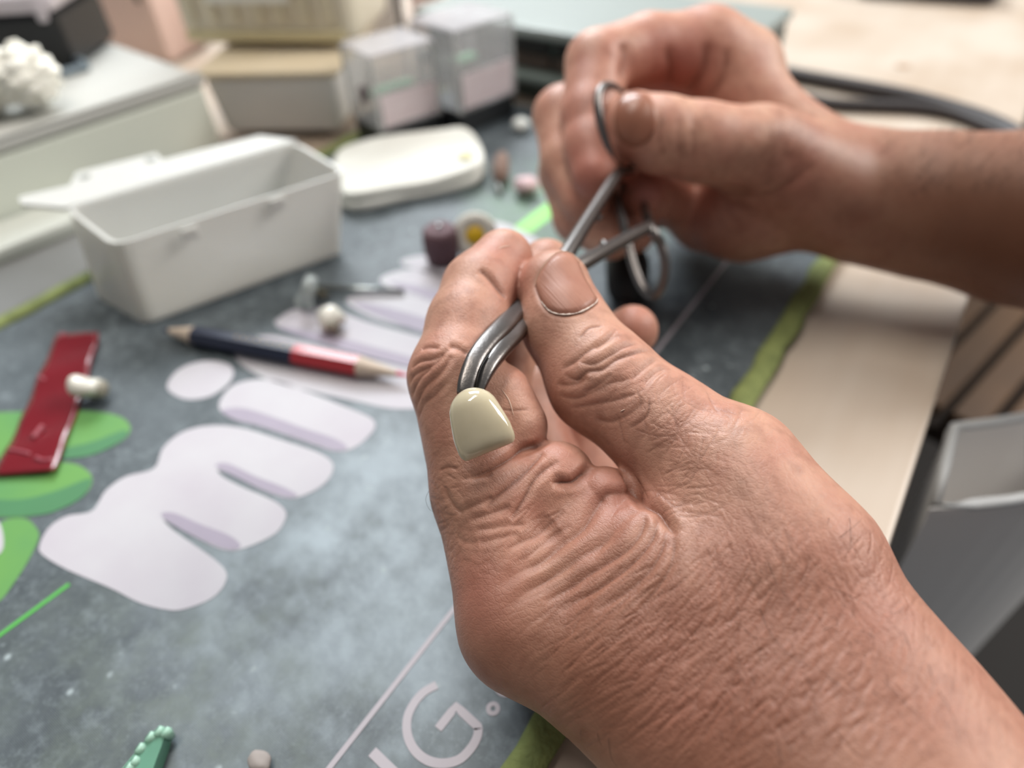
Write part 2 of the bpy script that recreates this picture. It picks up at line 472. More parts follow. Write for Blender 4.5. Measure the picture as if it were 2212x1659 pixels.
wb = link('wall_back', bm_mesh('wall_back', box_bm(6, .05, 3.0, z0=-.74, off=(0, 2.9))), mat('wall_paint', '#b9b4ae', .8))
tag(wb, kind='structure')
pt = link('steel_plate', bm_mesh('steel_plate', box_bm(.40, .42, .0012, .0004, 1, z0=-.0031, off=(-.496, -.012))), mat('brushed_plate', '#7d7d7c', .45, .2, noise=.5, nscale=18, col2='#686660'))
tag(pt, 'flat grey metal plate under the pale case, left of the mat', 'plate')
MX0, MX1, MY0, MY1 = -.2839, -.0347, -.10, .345
def mat_material():
    m = bpy.data.materials.new('printed_mat'); m.use_nodes = True; nt = m.node_tree; b = nt.nodes['Principled BSDF']
    N = nt.nodes.new; L = nt.links.new
    tc = N('ShaderNodeTexCoord')
    def noise(s, d=6, r=.6, vec=None):
        n = N('ShaderNodeTexNoise'); n.inputs['Scale'].default_value = s; n.inputs['Detail'].default_value = d; n.inputs['Roughness'].default_value = r
        L(vec or tc.outputs['Object'], n.inputs['Vector']); return n.outputs['Fac']
    def rng(v, a, b_, c=0., d=1.):
        n = N('ShaderNodeMapRange'); L(v, n.inputs['Value'])
        for k, x in zip(('From Min', 'From Max', 'To Min', 'To Max'), (a, b_, c, d)): n.inputs[k].default_value = x
        return n.outputs['Result']
    def mix(f, a, c):
        n = N('ShaderNodeMix'); n.data_type = 'RGBA'; L(f, n.inputs['Factor'])
        if isinstance(a, tuple): n.inputs['A'].default_value = a
        else: L(a, n.inputs['A'])
        n.inputs['B'].default_value = c; return n.outputs['Result']
    def blob(x, y, r):                   # printed cloud: distance to a spot of the artwork
        v = N('ShaderNodeVectorMath'); v.operation = 'DISTANCE'; L(tc.outputs['Object'], v.inputs[0]); v.inputs[1].default_value = (x, y, 0)
        return rng(v.outputs['Value'], r, r * .15)
    def mul(a, c):
        n = N('ShaderNodeMath'); n.operation = 'MULTIPLY'; L(a, n.inputs[0]); L(c, n.inputs[1]); return n.outputs[0]
    c = mix(rng(noise(26), .4, .66), lin('#3c4449'), lin('#545c61'))
    c = mix(mul(rng(noise(150, 8, .72), .5, .72), rng(noise(20, 2), .3, .6)), c, lin('#747e83'))
    c = mix(mul(rng(noise(520, 6, .75), .5, .68), rng(noise(45, 4), .35, .65, .1, .75)), c, lin('#7b8589'))
    c = mix(rng(noise(800, 3, .7), .55, .8, 0, .45), c, lin('#2e3539'))
    c = mix(mul(blob(-.10, .010, .075), rng(noise(60, 8, .7), .42, .7)), c, lin('#5f6961'))
    sm = mul(blob(-.092, .064, .075), rng(noise(38, 8, .66), .32, .62))
    c = mix(sm, c, lin('#9ba7af'))
    sp = N('ShaderNodeTexVoronoi'); sp.inputs['Scale'].default_value = 210; L(tc.outputs['Object'], sp.inputs['Vector'])
    c = mix(mul(rng(sp.outputs['Distance'], .22, .1), rng(noise(75, 3), .56, .64)), c, lin('#95a0a3'))
    gl = mul(blob(-.145, .262, .06), rng(noise(30), .3, .6))
    c = mix(gl, c, lin('#688f66'))
    L(c, b.inputs['Base Color']); b.inputs['Roughness'].default_value = .5; b.inputs['Specular IOR Level'].default_value = .4
    wv = N('ShaderNodeTexWave'); wv.inputs['Scale'].default_value = 900; L(tc.outputs['Object'], wv.inputs['Vector'])
    wv2 = N('ShaderNodeTexWave'); wv2.bands_direction = 'Y'; wv2.inputs['Scale'].default_value = 900; L(tc.outputs['Object'], wv2.inputs['Vector'])
    s = N('ShaderNodeMath'); s.operation = 'ADD'; L(wv.outputs['Fac'], s.inputs[0]); L(wv2.outputs['Fac'], s.inputs[1])
    bp = N('ShaderNodeBump'); bp.inputs['Strength'].default_value = .12; bp.inputs['Distance'].default_value = .0002
    L(s.outputs[0], bp.inputs['Height']); L(bp.outputs['Normal'], b.inputs['Normal'])
    return m
deskmat = thing('desk_mat', (-.159, .14, -.003), 'dark slate printed desk mat with puffy white lettering and green bound edges', 'mat')
bm = box_bm(MX1 - MX0, MY1 - MY0, .003, z0=-.003, off=((MX0 + MX1) / 2, (MY0 + MY1) / 2))
adopt(link('mat_sheet', bm_mesh('mat_sheet', bm), mat_material()), deskmat)
green_cloth = mat('green_binding', '#828c55', .9, noise=.8, nscale=260, bump=.6, bscale=900, col2='#6a7446')
for x in (MX1 + .003, MX0 - .003):
    pts = [(x + .0004 * math.sin(i * 1.7), y, -.0004) for i, y in enumerate(np.linspace(MY0, MY1, 60))]
    v, f = tube(pts, [.0040 + .0003 * math.sin(i * 2.3) for i in range(60)], 14, squash=.62)
    adopt(link('edge_binding', pymesh('edge_binding', v, f, True), green_cloth), deskmat)
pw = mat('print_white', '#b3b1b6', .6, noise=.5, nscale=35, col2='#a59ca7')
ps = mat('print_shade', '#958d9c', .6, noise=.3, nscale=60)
pl = mat('print_lettering', '#a8a1a7', .5, noise=.3, nscale=90)
pg = mat('print_green', '#5f9148', .5, noise=.7, nscale=30, col2='#4e8452')
pgd = mat('print_green_low', '#447850', .5, noise=.4, nscale=40)
def flat(name, pix, m, z=.00012, smooth=6, label=None):
    """printed area: outline given in the photograph, laid on the mat, a film of its own thickness"""
    q = spline(np.array(pix, float), smooth, True)
    top = [gnd(x, y) for x, y in q]
    n = len(top); v = [(p[0], p[1], z) for p in top] + [(p[0], p[1], -.0004) for p in top]
    f = [tuple(range(n))] + [(i, n + i, n + (i + 1) % n, (i + 1) % n) for i in range(n)]
    bm_ = bmesh.new(); vs = [bm_.verts.new(p) for p in v]
    for q_ in f: bm_.faces.new([vs[i] for i in q_])
    bmesh.ops.triangulate(bm_, faces=[bm_.faces[:][0]])
    o = adopt(link(name, bm_mesh(name, bm_), m), deskmat)
    if label: o['label'] = label
    return o
def stroke(name, pix, width, m, z=.00014, closed=False, n=8, label=None):
    q = np.array([gnd(x, y) for x, y in (spline(np.array(pix, float), n, closed) if n else pix)])
    k = len(q); v = []
    for i in range(k):
        a = q[(i - 1) % k] if closed or i else q[0]; b = q[(i + 1) % k] if closed or i < k - 1 else q[-1]
        t = (b - a)[:2]; t = t / np.linalg.norm(t); nn = np.array([-t[1], t[0]]) * width / 2
        for s in (1, -1):
            for zz in (z, -.0004): v.append((q[i][0] + s * nn[0], q[i][1] + s * nn[1], zz))
    f = []
    for i in range(k if closed else k - 1):
        a, b = 4 * i, 4 * ((i + 1) % k)
        f += [(a, b, b + 2, a + 2), (a, a + 1, b + 1, b), (a + 2, b + 2, b + 3, a + 3)]
    o = adopt(link(name, pymesh(name, v, f), m), deskmat)
    if label: o['label'] = label
    return o
C5 = lambda pts: [(x / 2.212, 550 + y / 2.212) for x, y in pts]
flat('printed_letter', C5([(190, 1390), (235, 1305), (320, 1250), (440, 1225), (505, 1130), (600, 1062), (735, 1022), (780, 925), (870, 850), (1000, 818), (1160, 830), (1350, 888), (1500, 938), (1575, 980), (1592, 1025), (1560, 1085), (1480, 1140), (1380, 1165), (1250, 1125), (1120, 1060), (1042, 1030), (1070, 1065), (1160, 1112), (1290, 1168), (1352, 1210), (1366, 1255), (1320, 1330), (1200, 1392), (1090, 1415), (960, 1365), (840, 1300), (782, 1268), (820, 1310), (900, 1368), (1035, 1465), (1083, 1525), (1065, 1590), (1000, 1650), (880, 1695), (800, 1698), (670, 1665), (530, 1595), (320, 1505), (205, 1435)]), pw, label='puffy white letter m')
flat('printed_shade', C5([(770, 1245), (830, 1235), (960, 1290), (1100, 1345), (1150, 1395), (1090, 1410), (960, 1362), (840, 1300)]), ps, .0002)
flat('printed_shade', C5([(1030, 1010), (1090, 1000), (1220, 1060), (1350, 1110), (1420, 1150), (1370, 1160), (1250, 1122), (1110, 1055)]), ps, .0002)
flat('printed_letter', C5([(1050, 740), (1062, 680), (1120, 622), (1220, 597), (1330, 605), (1480, 660), (1650, 728), (1770, 780), (1792, 822), (1760, 870), (1690, 925), (1600, 940), (1450, 892), (1250, 825), (1120, 790)]), pw, label='puffy white letter i')
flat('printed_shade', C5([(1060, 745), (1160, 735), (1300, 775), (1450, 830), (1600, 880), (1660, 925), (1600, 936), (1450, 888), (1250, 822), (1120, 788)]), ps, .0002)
flat('printed_dot', C5([(800, 640), (830, 572), (900, 527), (1000, 508), (1090, 525), (1116, 570), (1080, 630), (990, 683), (880, 690)]), pw, label='white dot over the letter i')
flat('printed_letter', [(508, 772), (525, 742), (570, 725), (640, 735), (760, 768), (900, 802), (985, 835), (960, 872), (860, 884), (760, 865), (650, 840), (560, 812)], pw)
flat('printed_letter', [(600, 705), (606, 685), (640, 668), (700, 664), (800, 698), (930, 735), (1000, 770), (960, 810), (800, 770), (700, 742)], pw)
flat('printed_letter', [(748, 652), (775, 636), (840, 630), (960, 660), (1060, 700), (1000, 740), (880, 708), (800, 685)], pw)
flat('printed_letter', [(820, 606), (850, 588), (905, 582), (1000, 606), (1090, 640), (1040, 680), (930, 650), (860, 630)], pw)
flat('printed_letter', [(864, 566), (896, 554), (940, 553), (1040, 575), (1110, 600), (1070, 622), (960, 600), (900, 582)], pw)
flat('printed_letter', [(985, 535), (1000, 500), (1060, 478), (1130, 500), (1180, 540), (1120, 580), (1040, 565)], pw)
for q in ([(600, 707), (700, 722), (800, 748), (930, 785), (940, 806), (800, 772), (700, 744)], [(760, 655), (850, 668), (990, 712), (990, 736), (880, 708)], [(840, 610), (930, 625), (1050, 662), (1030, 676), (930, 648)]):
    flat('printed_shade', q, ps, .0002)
for q, l in (([(-80, 905), (50, 889), (170, 887), (250, 897), (280, 918), (275, 942), (240, 966), (190, 985), (120, 992), (40, 992), (-80, 985)], 'upper green leaf'),
          ([(-80, 1015), (60, 1000), (150, 1000), (190, 1018), (199, 1042), (180, 1072), (140, 1096), (80, 1114), (0, 1118), (-80, 1108)], 'middle green leaf'),
          ([(-20, 1145), (15, 1123), (55, 1121), (77, 1138), (84, 1162), (62, 1210), (30, 1260), (-5, 1302), (-60, 1320), (-60, 1160)], 'lower green leaf')):
    flat('printed_leaf', q, pg, label=l)
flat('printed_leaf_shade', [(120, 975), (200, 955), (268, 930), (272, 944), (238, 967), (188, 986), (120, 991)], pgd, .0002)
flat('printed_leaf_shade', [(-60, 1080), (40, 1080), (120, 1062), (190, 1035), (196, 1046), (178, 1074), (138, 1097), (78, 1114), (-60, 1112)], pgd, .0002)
flat('printed_ball', [(-40, 1120), (-5, 1125), (8, 1160), (2, 1195), (-40, 1210)], pw, .00028)
stroke('printed_streak', [(-30, 1394), (150, 1262)], .0012, mat('print_streak', '#4fa349', .5), n=2)
stroke('printed_streak', [(1128, 498), (1165, 470), (1215, 432)], .009, mat('print_streak_bright', '#7cc457', .5, noise=.4), n=2)
Y0, Y1 = MY0 + .002, MY1 - .002
v = [(x, y, z) for x in (-.0661, -.0649) for y in (Y0, Y1) for z in (-.0004, .00014)]
adopt(link('printed_line', pymesh('printed_line', v, [(1, 3, 7, 5), (0, 1, 5, 4), (2, 6, 7, 3), (0, 2, 3, 1), (4, 5, 7, 6)]), pl), deskmat)
C7 = lambda pts: [(680 + x / 3.95, 1400 + y / 3.95) for x, y in pts]
stroke('printed_letter', C7([(490, 885), (900, 1285)]), .0022, pl, n=2, label='letter I')
g = C7([(1040, 315), (930, 378), (842, 480), (790, 600), (792, 740), (850, 868), (955, 955), (1085, 985), (1225, 955), (1325, 865), (1385, 760), (1396, 675)])
gg = list(map(tuple, spline(np.array(g), 6))) + [tuple(p) for p in np.linspace(C7([(1396, 675)])[0], C7([(1205, 497)])[0], 5)[1:]] + [tuple(p) for p in np.linspace(C7([(1205, 497)])[0], C7([(1052, 690)])[0], 5)[1:]]
stroke('printed_letter', gg, .0019, pl, n=0, label='letter G')
ang = np.linspace(0, 2 * math.pi, 20)[:-1]
def mat_circle(cx, cy, r, a0=0, a1=None):
    c = gnd(*cx); return c
def ring_stroke(name, pc, r, width, a0, a1, label=None):
    c = gnd(*pc); k = 26; full = abs(a1 - a0 - 360) < 1
    t = np.radians(np.linspace(a0, a1, k + 1)); v = []; f = []
    for a in t:
        for rr in (r - width / 2, r + width / 2):
            for z in (.00014, -.0004): v.append((c[0] + rr * math.cos(a), c[1] + rr * math.sin(a), z))
    for i in range(k):
        a, b = 4 * i, 4 * i + 4
        f += [(a, a + 2, b + 2, b), (a, b, b + 1, a + 1), (a + 2, a + 3, b + 3, b + 2)]
    o = adopt(link(name, pymesh(name, v, f), pl), deskmat)
    if label: o['label'] = label
ring_stroke('printed_dot', C7([(1521, 518)])[0], .00105, .0010, 0, 360, 'small ring used as the full stop')
ring_stroke('printed_letter', C7([(1630, 325)])[0], .0022, .0007, 135, 405, 'letter c')
# ---------------------------------------------------------------- small things on the mat
def crown_mesh(name, base, tip, wide, w0, w1, t0, t1, lobes=0.):
    """tooth crown: base (neck) to tip (biting edge), 'wide' is the width direction"""
    base, tip, wide = map(lambda a: np.array(a, float), (base, tip, wide))
    ax = tip - base; L = np.linalg.norm(ax); ax /= L; wide = wide - ax * (wide @ ax); wide /= np.linalg.norm(wide); th = np.cross(ax, wide)
    nv, nu = 18, 28; V = []; Fc = []
    for i in range(nv):
        s = i / (nv - 1)
        s = .5 - .5 * math.cos(math.pi * s)
        prof = math.sqrt(max(0, 1 - (1 - s / .3) ** 2)) if s < .3 else 1.
        end = 1. if s < .86 else math.sqrt(max(0, 1 - ((s - .86) / .14) ** 2))
        w = (w0 + (w1 - w0) * min(1, s / .7) ** .8) / 2 * max(prof, .12) * (.80 + .20 * end)
        t = (t0 + (t1 - t0) * s ** 1.2) / 2 * max(prof, .12) * max(end, .25)
        bow = math.sin(s * math.pi) * t0 * .12
        for j in range(nu):
            a = 2 * math.pi * j / nu; c, sn = math.cos(a), math.sin(a); p = 2 / 2.25
            x = math.copysign(abs(c) ** p, c) * w; y = math.copysign(abs(sn) ** p, sn) * t
            x *= 1 + lobes * .06 * math.sin(3 * a)
            V.append(base + ax * (s * L + (lobes * .05 * L * abs(math.sin(a * 1.5)) if s > .8 else 0)) + wide * x + th * (y + bow))
    for i in range(nv - 1):
        for j in range(nu):
            Fc.append((i * nu + j, i * nu + (j + 1) % nu, (i + 1) * nu + (j + 1) % nu, (i + 1) * nu + j))
    Fc.append(tuple(range(nu - 1, -1, -1))); Fc.append(tuple((nv - 1) * nu + j for j in range(nu)))
    me = pymesh(name, V, Fc, True)
    bm_ = bmesh.new(); bm_.from_mesh(me); bmesh.ops.recalc_face_normals(bm_, faces=bm_.faces); bm_.to_mesh(me); bm_.free()
    me.shade_smooth(); return me
def ground(me, z=0.0002):               # drop a mesh so that it rests on a level
    zs = min(v.co.z for v in me.vertices)
    for v in me.vertices: v.co.z += z - zs
    return me
porcelain = mat('porcelain', '#cfccc2', .25, noise=.2, nscale=200, sss=.15, coat=.3)
porcelain_root = mat('porcelain_neck', '#8f8a7c', .5, noise=.5, nscale=300)
# pencil
p0, p1 = gnd(350, 712, .0036), gnd(884, 812, .0036)
pen = thing('pencil', (p0[0], p0[1], .0036), 'two-coloured pencil, navy at one end and red at the other, sharpened at both ends', 'pencil')
def pen_piece(name, a, b, ra, rb, m, n=6, label=None):
    A_, B_ = p0 + (p1 - p0) * a, p0 + (p1 - p0) * b
    v, f = tube([A_, B_], [ra, rb], n); o = adopt(link(name, pymesh(name, v, f), m), pen)
    if label: o['label'] = label
    return o
wood_t = mat('cedar', '#bfae9d', .6, noise=.5, nscale=300)
pen_piece('lead', .0, .035, .0003, .0011, mat('blue_lead', '#27304a', .5), 12, 'blue lead tip')
pen_piece('sharpened_wood', .035, .145, .0011, .0035, wood_t, 24)
navy = pen_piece('barrel', .145, .565, .0037, .0037, mat('navy_paint', '#1d2337', .35, coat=.3), 6, 'navy painted half')
pen_piece('barrel', .565, .815, .0037, .0037, mat('red_paint', '#a32b32', .35, coat=.3), 6, 'red painted half')
pen_piece('sharpened_wood', .815, .955, .0035, .001, wood_t, 24)
pen_piece('lead', .955, 1., .001, .0003, mat('red_lead', '#c2405a', .5), 12, 'red lead tip')
gold = mat('gold_print', '#a98d54', .4, .6)
for a in np.linspace(.33, .55, 9):
    A_ = p0 + (p1 - p0) * a; ct = np.array([0, 0, 1.]) * .0034
    v, f = tube([A_ + [0, 0, .0030], A_ + (p1 - p0) * .008 + [0, 0, .0030]], .00045, 6)
    adopt(link('gold_mark', pymesh('gold_mark', v, f), gold), navy)
# red wax strip
cs = [gnd(*p) for p in ((128, 737), (221, 733), (126, 1026), (-8, 1034))]
nu, nv = 10, 40; V = []; Fc = []
for k in (0, 1):
    for i in range(nv + 1):
        for j in range(nu + 1):
            s, t = i / nv, j / nu
            p = (cs[0] * (1 - t) + cs[1] * t) * (1 - s) + (cs[3] * (1 - t) + cs[2] * t) * s
            z = .0010 + .0006 * math.sin(s * 7 + t) + .0003 * math.sin(s * 23 + t * 3) + .0012 * max(0, .1 - s) * 10
            V.append((p[0], p[1], z + (.0006 if k else 0)))
o_ = (nv + 1) * (nu + 1)
for i in range(nv):
    for j in range(nu):
        a = i * (nu + 1) + j; q = (a, a + 1, a + nu + 2, a + nu + 1)
        Fc += [q[::-1], tuple(x + o_ for x in q)]
bd = [j for j in range(nu + 1)] + [(i + 1) * (nu + 1) - 1 for i in range(1, nv + 1)] + [nv * (nu + 1) + j for j in range(nu - 1, -1, -1)] + [i * (nu + 1) for i in range(nv - 1, 0, -1)]
for i in range(len(bd)): a, b = bd[i], bd[(i + 1) % len(bd)]; Fc.append((a, b, b + o_, a + o_))
wax = thing('wax_strip', tuple(cs[0]), 'dark red translucent wax strip lying across the green leaves', 'wax strip')
redwax = mat('red_wax', '#6b101b', .22, noise=.35, nscale=90, sss=.2, coat=.4)
adopt(link('strip', bm_mesh('strip', (lambda b_: b_)(bmesh.new())), redwax), wax) if False else adopt(link('strip', pymesh('strip', V, Fc, True), redwax), wax)
pinkwax = mat('pink_wax', '#92444f', .3, coat=.3)
for pts, r in (([(137, 737), (141, 736), (146, 738)], .0016), ([(25, 980), (50, 984), (72, 990)], .0006), ([(85, 998), (100, 1004), (120, 1002)], .0007), ([(78, 955), (90, 940), (98, 930)], .0008), ([(90, 822), (98, 827), (104, 829)], .0006)):
    q = [gnd(x, y) + [0, 0, .0019] for x, y in pts]
    v, f = tube(spline(q, 4), r, 10); adopt(link('wax_bead', pymesh('wax_bead', v, f, True), pinkwax), wax)
# tooth on the strip
c = gnd(196, 852, .003)
me = ground(crown_mesh('tooth', c + [-.0052, -.0026, .0052], c + [.0028, .0030, .0030], (.4, -.7, .6), .0070, .0098, .0078, .0052, .5), .0018)
tooth_c = thing('artificial_tooth', (c[0], c[1], .0018), 'white artificial tooth resting on the red wax strip', 'tooth')
adopt(link('crown', me, porcelain), tooth_c)
v, f = tube([c + [.0005, .001, .001], c + [.0040, .0036, .0008]], [.0034, .0026], 14)
adopt(link('neck', ground(pymesh('neck', v, f, True), .0016), porcelain_root), tooth_c)
# tooth on the lettering
c = gnd(716, 694, .003)
me = ground(crown_mesh('tooth', c + [-.0052, .0022, .0045], c + [.0032, -.001, .002], (.2, 1, .3), .0066, .0096, .007, .0050, .5), .0004)
t2 = thing('artificial_tooth', (c[0], c[1], 0), 'white artificial tooth lying on the puffy lettering above the pencil', 'tooth')
adopt(link('crown', me, porcelain), t2)
v, f = tube([c + [.001, -.0015, 0], c + [.0045, -.0028, 0]], [.0028, .0022], 14)
adopt(link('neck', ground(pymesh('neck', v, f, True), .0003), porcelain_root), t2)
# rotary bur: disc head on a long shank
steel = mat('steel', '#8f9290', .3, 1., noise=.3, nscale=120)
a, b = gnd(690, 622, .003), gnd(872, 628, .0015)
bur = thing('rotary_mandrel', tuple(gnd(690, 640)), 'steel rotary mandrel with a clear cup-shaped head lying beside the tooth', 'tool')
v, f = tube([a, a * .5 + b * .5, b], [.0013, .0012, .0009], 12); adopt(link('shank', pymesh('shank', v, f, True), steel), bur)
clearp = mat('clear_plastic', '#dfe6e4', .15, trans=.75, ior=1.3)
v, f = lathe([(.0008, 0), (.0055, .0004), (.0062, .002), (.0058, .0045), (.0052, .0048), (.0050, .002), (.001, .0012)], 28)
d = (b - a) / np.linalg.norm(b - a)
o = link('cup', pymesh('cup', v, f, True), clearp); o.rotation_euler = Vector((-d[0], -d[1], .35)).to_track_quat('Z', 'Y').to_euler(); o.location = tuple(gnd(682, 632, .0062)); adopt(o, bur)
v, f = tube([gnd(672, 640, .002), gnd(690, 632, .004), gnd(706, 642, .002)], .0016, 10); adopt(link('collar', pymesh('collar', v, f, True), mat('dark_collar', '#5b5648', .5, .5)), bur)
v, f = tube(spline([gnd(648, 640, .001), gnd(642, 652, .001), gnd(655, 664, .001), gnd(680, 664, .001)], 5), .0010, 8)
adopt(link('wire_loop', pymesh('wire_loop', v, f, True), clearp), bur)
# polishing wheels
c = gnd(957, 562)
v, f = lathe([(.0052, 0), (.0066, .001), (.0073, .005), (.0074, .010), (.0070, .0135), (.0058, .0148), (.002, .0150), (.0015, .0142)], 32)
wh = thing('polishing_wheel', (c[0], c[1], .0003), 'mauve rubber polishing barrel standing on the mat', 'polishing wheel')
o = link('rubber', pymesh('rubber', v, f, True), mat('mauve_rubber', '#62494f', .7, noise=.5, nscale=200, bump=.3, bscale=900), wh)
v, f = lathe([(.0010, .0136), (.0010, .0160), (.0006, .0163)], 12); link('hub', pymesh('hub', v, f), steel, wh)
c = gnd(1030, 552)
fw = thing('felt_wheel', (c[0], c[1], .0003), 'white felt wheel with a yellow centre leaning behind the index fingertip', 'polishing wheel')
v, f = lathe([(.0030, -.0018), (.0085, -.002), (.0095, 0), (.0085, .002), (.0042, .0018), (.0035, .0008)], 32)
q = Vector(tuple(CAMP - c)).to_track_quat('Z', 'Y').to_euler()
o = link('felt', pymesh('felt', v, f, True), mat('white_felt', '#c4c1b8', .9, bump=.5, bscale=1200), fw); o.rotation_euler = q; o.location = (0, 0, .0092)
v, f = lathe([(.0040, -.0005), (.0042, .0012), (.0030, .0024), (.0012, .0026)], 24)
o = link('hub', pymesh('hub', v, f, True), mat('yellow_plastic', '#c6a116', .4), fw); o.rotation_euler = q; o.location = (0, 0, .0092); o['label'] = 'yellow centre'
# grinding stone, pink bead, crumbs
c = gnd(1078, 392)
st = thing('grinding_stone', (c[0], c[1], .0003), 'brown tapered grinding stone lying beside the white packet', 'grinding stone')
v, f = tube([c + [.004, -.006, .004], c + [.001, 0, .0055], c + [-.003, .007, .008], c + [-.005, .011, .0095]], [.0022, .0042, .0040, .0022], 16)
adopt(link('stone', ground(pymesh('stone', v, f, True), .0004), mat('brown_stone', '#7d665b', .8, noise=.6, nscale=300, bump=.5, bscale=900)), st)
v, f = tube([c + [.003, -.005, .0035], c + [.009, -.013, .0012]], .0011, 10); adopt(link('shank', pymesh('shank', v, f, True), steel), st)
def pebble(name, pix, r, m, label, cat, sq=(1, 1, .7), seed=1, z=.0002):
    c = gnd(*pix); bm_ = bmesh.new(); bmesh.ops.create_icosphere(bm_, subdivisions=3, radius=r)
    P = np.array([v.co[:] for v in bm_.verts]); n = perlin(P / r * 1.1 + seed * 7.7)
    for v, q in zip(bm_.verts, n): v.co = Vector((v.co.x * sq[0], v.co.y * sq[1], v.co.z * sq[2])) * (1 + .35 * q)
    zz = min(v.co.z for v in bm_.verts)
    for v in bm_.verts: v.co.z -= zz
    o = link(name, bm_mesh(name, bm_, True), m); o.location = (c[0], c[1], z); o.rotation_euler = (0, 0, seed)
    return tag(o, label, cat)
pebble('plaster_lump', (1136, 418), .0058, mat('pink_plaster', '#c6abaf', .6, noise=.4, nscale=300), 'small pinkish lump of plaster between the brown stone and the far hand', 'plaster', seed=3)
pebble('plaster_lump', (1125, 284), .0048, mat('white_plaster', '#d6d9d6', .6, noise=.4, nscale=300), 'small white lump of plaster beside the far clear box', 'plaster', seed=5)
pebble('crumb', (566, 1652), .0026, mat('beige_crumb', '#9b928d', .7, noise=.4, nscale=400), 'small beige crumb at the bottom of the mat', 'crumb', sq=(.75, 1.1, .5), seed=8)
c = gnd(1352, 618)
rb = thing('rubber_bulb', (c[0], c[1], .0002), 'black rubber bulb lying on the mat behind the clamp rings', 'bulb')
v, f = tube([c + [-.010, .018, .007], c + [-.006, .010, .0078], c + [0, 0, .0085], c + [.006, -.012, .0078], c + [.009, -.018, .006]], [.004, .0075, .0085, .0075, .004], 20)
adopt(link('bulb', ground(pymesh('bulb', v, f, True), .0003), mat('black_rubber', '#0c0b0c', .6)), rb)
v, f = tube([c + [.008, -.016, .006], c + [.013, -.026, .0055]], [.0030, .0026], 14); adopt(link('neck', pymesh('neck', v, f, True), mat('black_rubber_neck', '#2e2426', .6)), rb)
# green plastic comb piece
teal = mat('teal_plastic', '#5e917a', .35, noise=.3, nscale=150, sss=.3, trans=.1); teal_l = mat('teal_light', '#94b9a6', .35, sss=.3)
q = [gnd(x, y) for x, y in ((262, 1700), (300, 1652), (320, 1628), (338, 1606), (352, 1592), (368, 1590), (372, 1602), (364, 1630), (352, 1662), (340, 1700))]
n = len(q); bm_ = bmesh.new()
lo_ = [bm_.verts.new((p[0], p[1], .0003)) for p in q]; hi_ = [bm_.verts.new((p[0], p[1], .0042)) for p in q]
bm_.faces.new(hi_); bm_.faces.new(lo_[::-1])
for i in range(n): bm_.faces.new((lo_[i], lo_[(i + 1) % n], hi_[(i + 1) % n], hi_[i]))
cb = thing('sprue_comb', tuple(gnd(330, 1640)), 'translucent green plastic comb piece with round pegs at the bottom of the mat', 'plastic part')
adopt(link('plate', bm_mesh('plate', bm_), teal), cb)
for (x, y) in ((288, 1664), (300, 1650), (312, 1622), (334, 1597), (353, 1585), (368, 1587)):
    p = gnd(x, y, .0035); a_ = gnd(x, y + 4, .0012)
    v, f = tube([a_ + [0, 0, 0], p + [-.0006, -.0002, .0006], p + [-.0011, -.0003, .0012]], [.0010, .0012, .0010], 14)
    adopt(link('peg', pymesh('peg', v, f, True), teal_l), cb)
# ---------------------------------------------------------------- trays, boxes and cases behind
def open_tray(name, quad_lo, quad_hi, z0, z1, th, m):
    """walls lofted from a bottom quad to a rim quad, real thickness"""
    def rounded(q, r):
        q = [np.array(p[:2], float) for p in q]; out = []
        for i in range(4):
            p, a, b = q[i], q[i - 1], q[(i + 1) % 4]
            da = (a - p) / np.linalg.norm(a - p); db = (b - p) / np.linalg.norm(b - p)
            for t in np.linspace(0, 1, 5): out.append((1 - t) ** 2 * (p + da * r) + 2 * t * (1 - t) * p + t * t * (p + db * r))
        return out
    def inset(q, d):
        c = sum(np.array(p[:2], float) for p in q) / 4
        return [np.array(p[:2]) + (c - np.array(p[:2])) / np.linalg.norm(c - np.array(p[:2])) * d * 1.35 for p in q]
    rings = [(rounded(quad_lo, .005), z0), (rounded(quad_lo, .005), z0 + .001), (rounded(quad_hi, .006), z1), (rounded(inset(quad_hi, th), .005), z1), (rounded(inset(quad_lo, th), .004), z0 + .0016)]
    V = []; Fc = []; n = 20
    for r, z in rings: V += [(p[0], p[1], z) for p in r]
    for k in range(len(rings) - 1):
        for i in range(n): Fc.append((k * n + i, k * n + (i + 1) % n, (k + 1) * n + (i + 1) % n, (k + 1) * n + i))
    Fc.append(tuple(range(n - 1, -1, -1))); Fc.append(tuple(4 * n + i for i in range(n)))
    bm_ = bmesh.new(); vs = [bm_.verts.new(p) for p in V]
    for f in Fc: bm_.faces.new([vs[i] for i in f])
    return bm_mesh(name, bm_)
milky = mat('milky_plastic', '#cfcfcb', .35, noise=.15, nscale=40, sss=.4, trans=.12)
trz = .034
lo_q = [gnd(312, 704), gnd(746, 546), gnd(640, 480), gnd(205, 640)]
lo_q[2] = lo_q[1] + (lo_q[3] - lo_q[0])
hi_q = [gnd(244, 531, trz), gnd(749, 371, trz), gnd(640, 306, trz), gnd(140, 450, trz)]
tray = thing('storage_tray', tuple(sum(lo_q) / 4), 'open milky white plastic tray standing on the mat behind the pencil', 'tray')
adopt(link('tray_body', open_tray('tray_body', lo_q, hi_q, .0003, trz, .0012, milky), milky), tray)
for px, py in ((590, 428), (400, 492)):
    p = gnd(px + 5, py - 3, trz); bm_ = box_bm(.006, .0012, .005, .0004, 1)
    o = link('label_tab', bm_mesh('label_tab', bm_), milky); o.location = (p[0], p[1], trz - .0055)
    d = (lo_q[1] - lo_q[0]); o.rotation_euler = (0, 0, math.atan2(d[1], d[0])); adopt(o, tray)
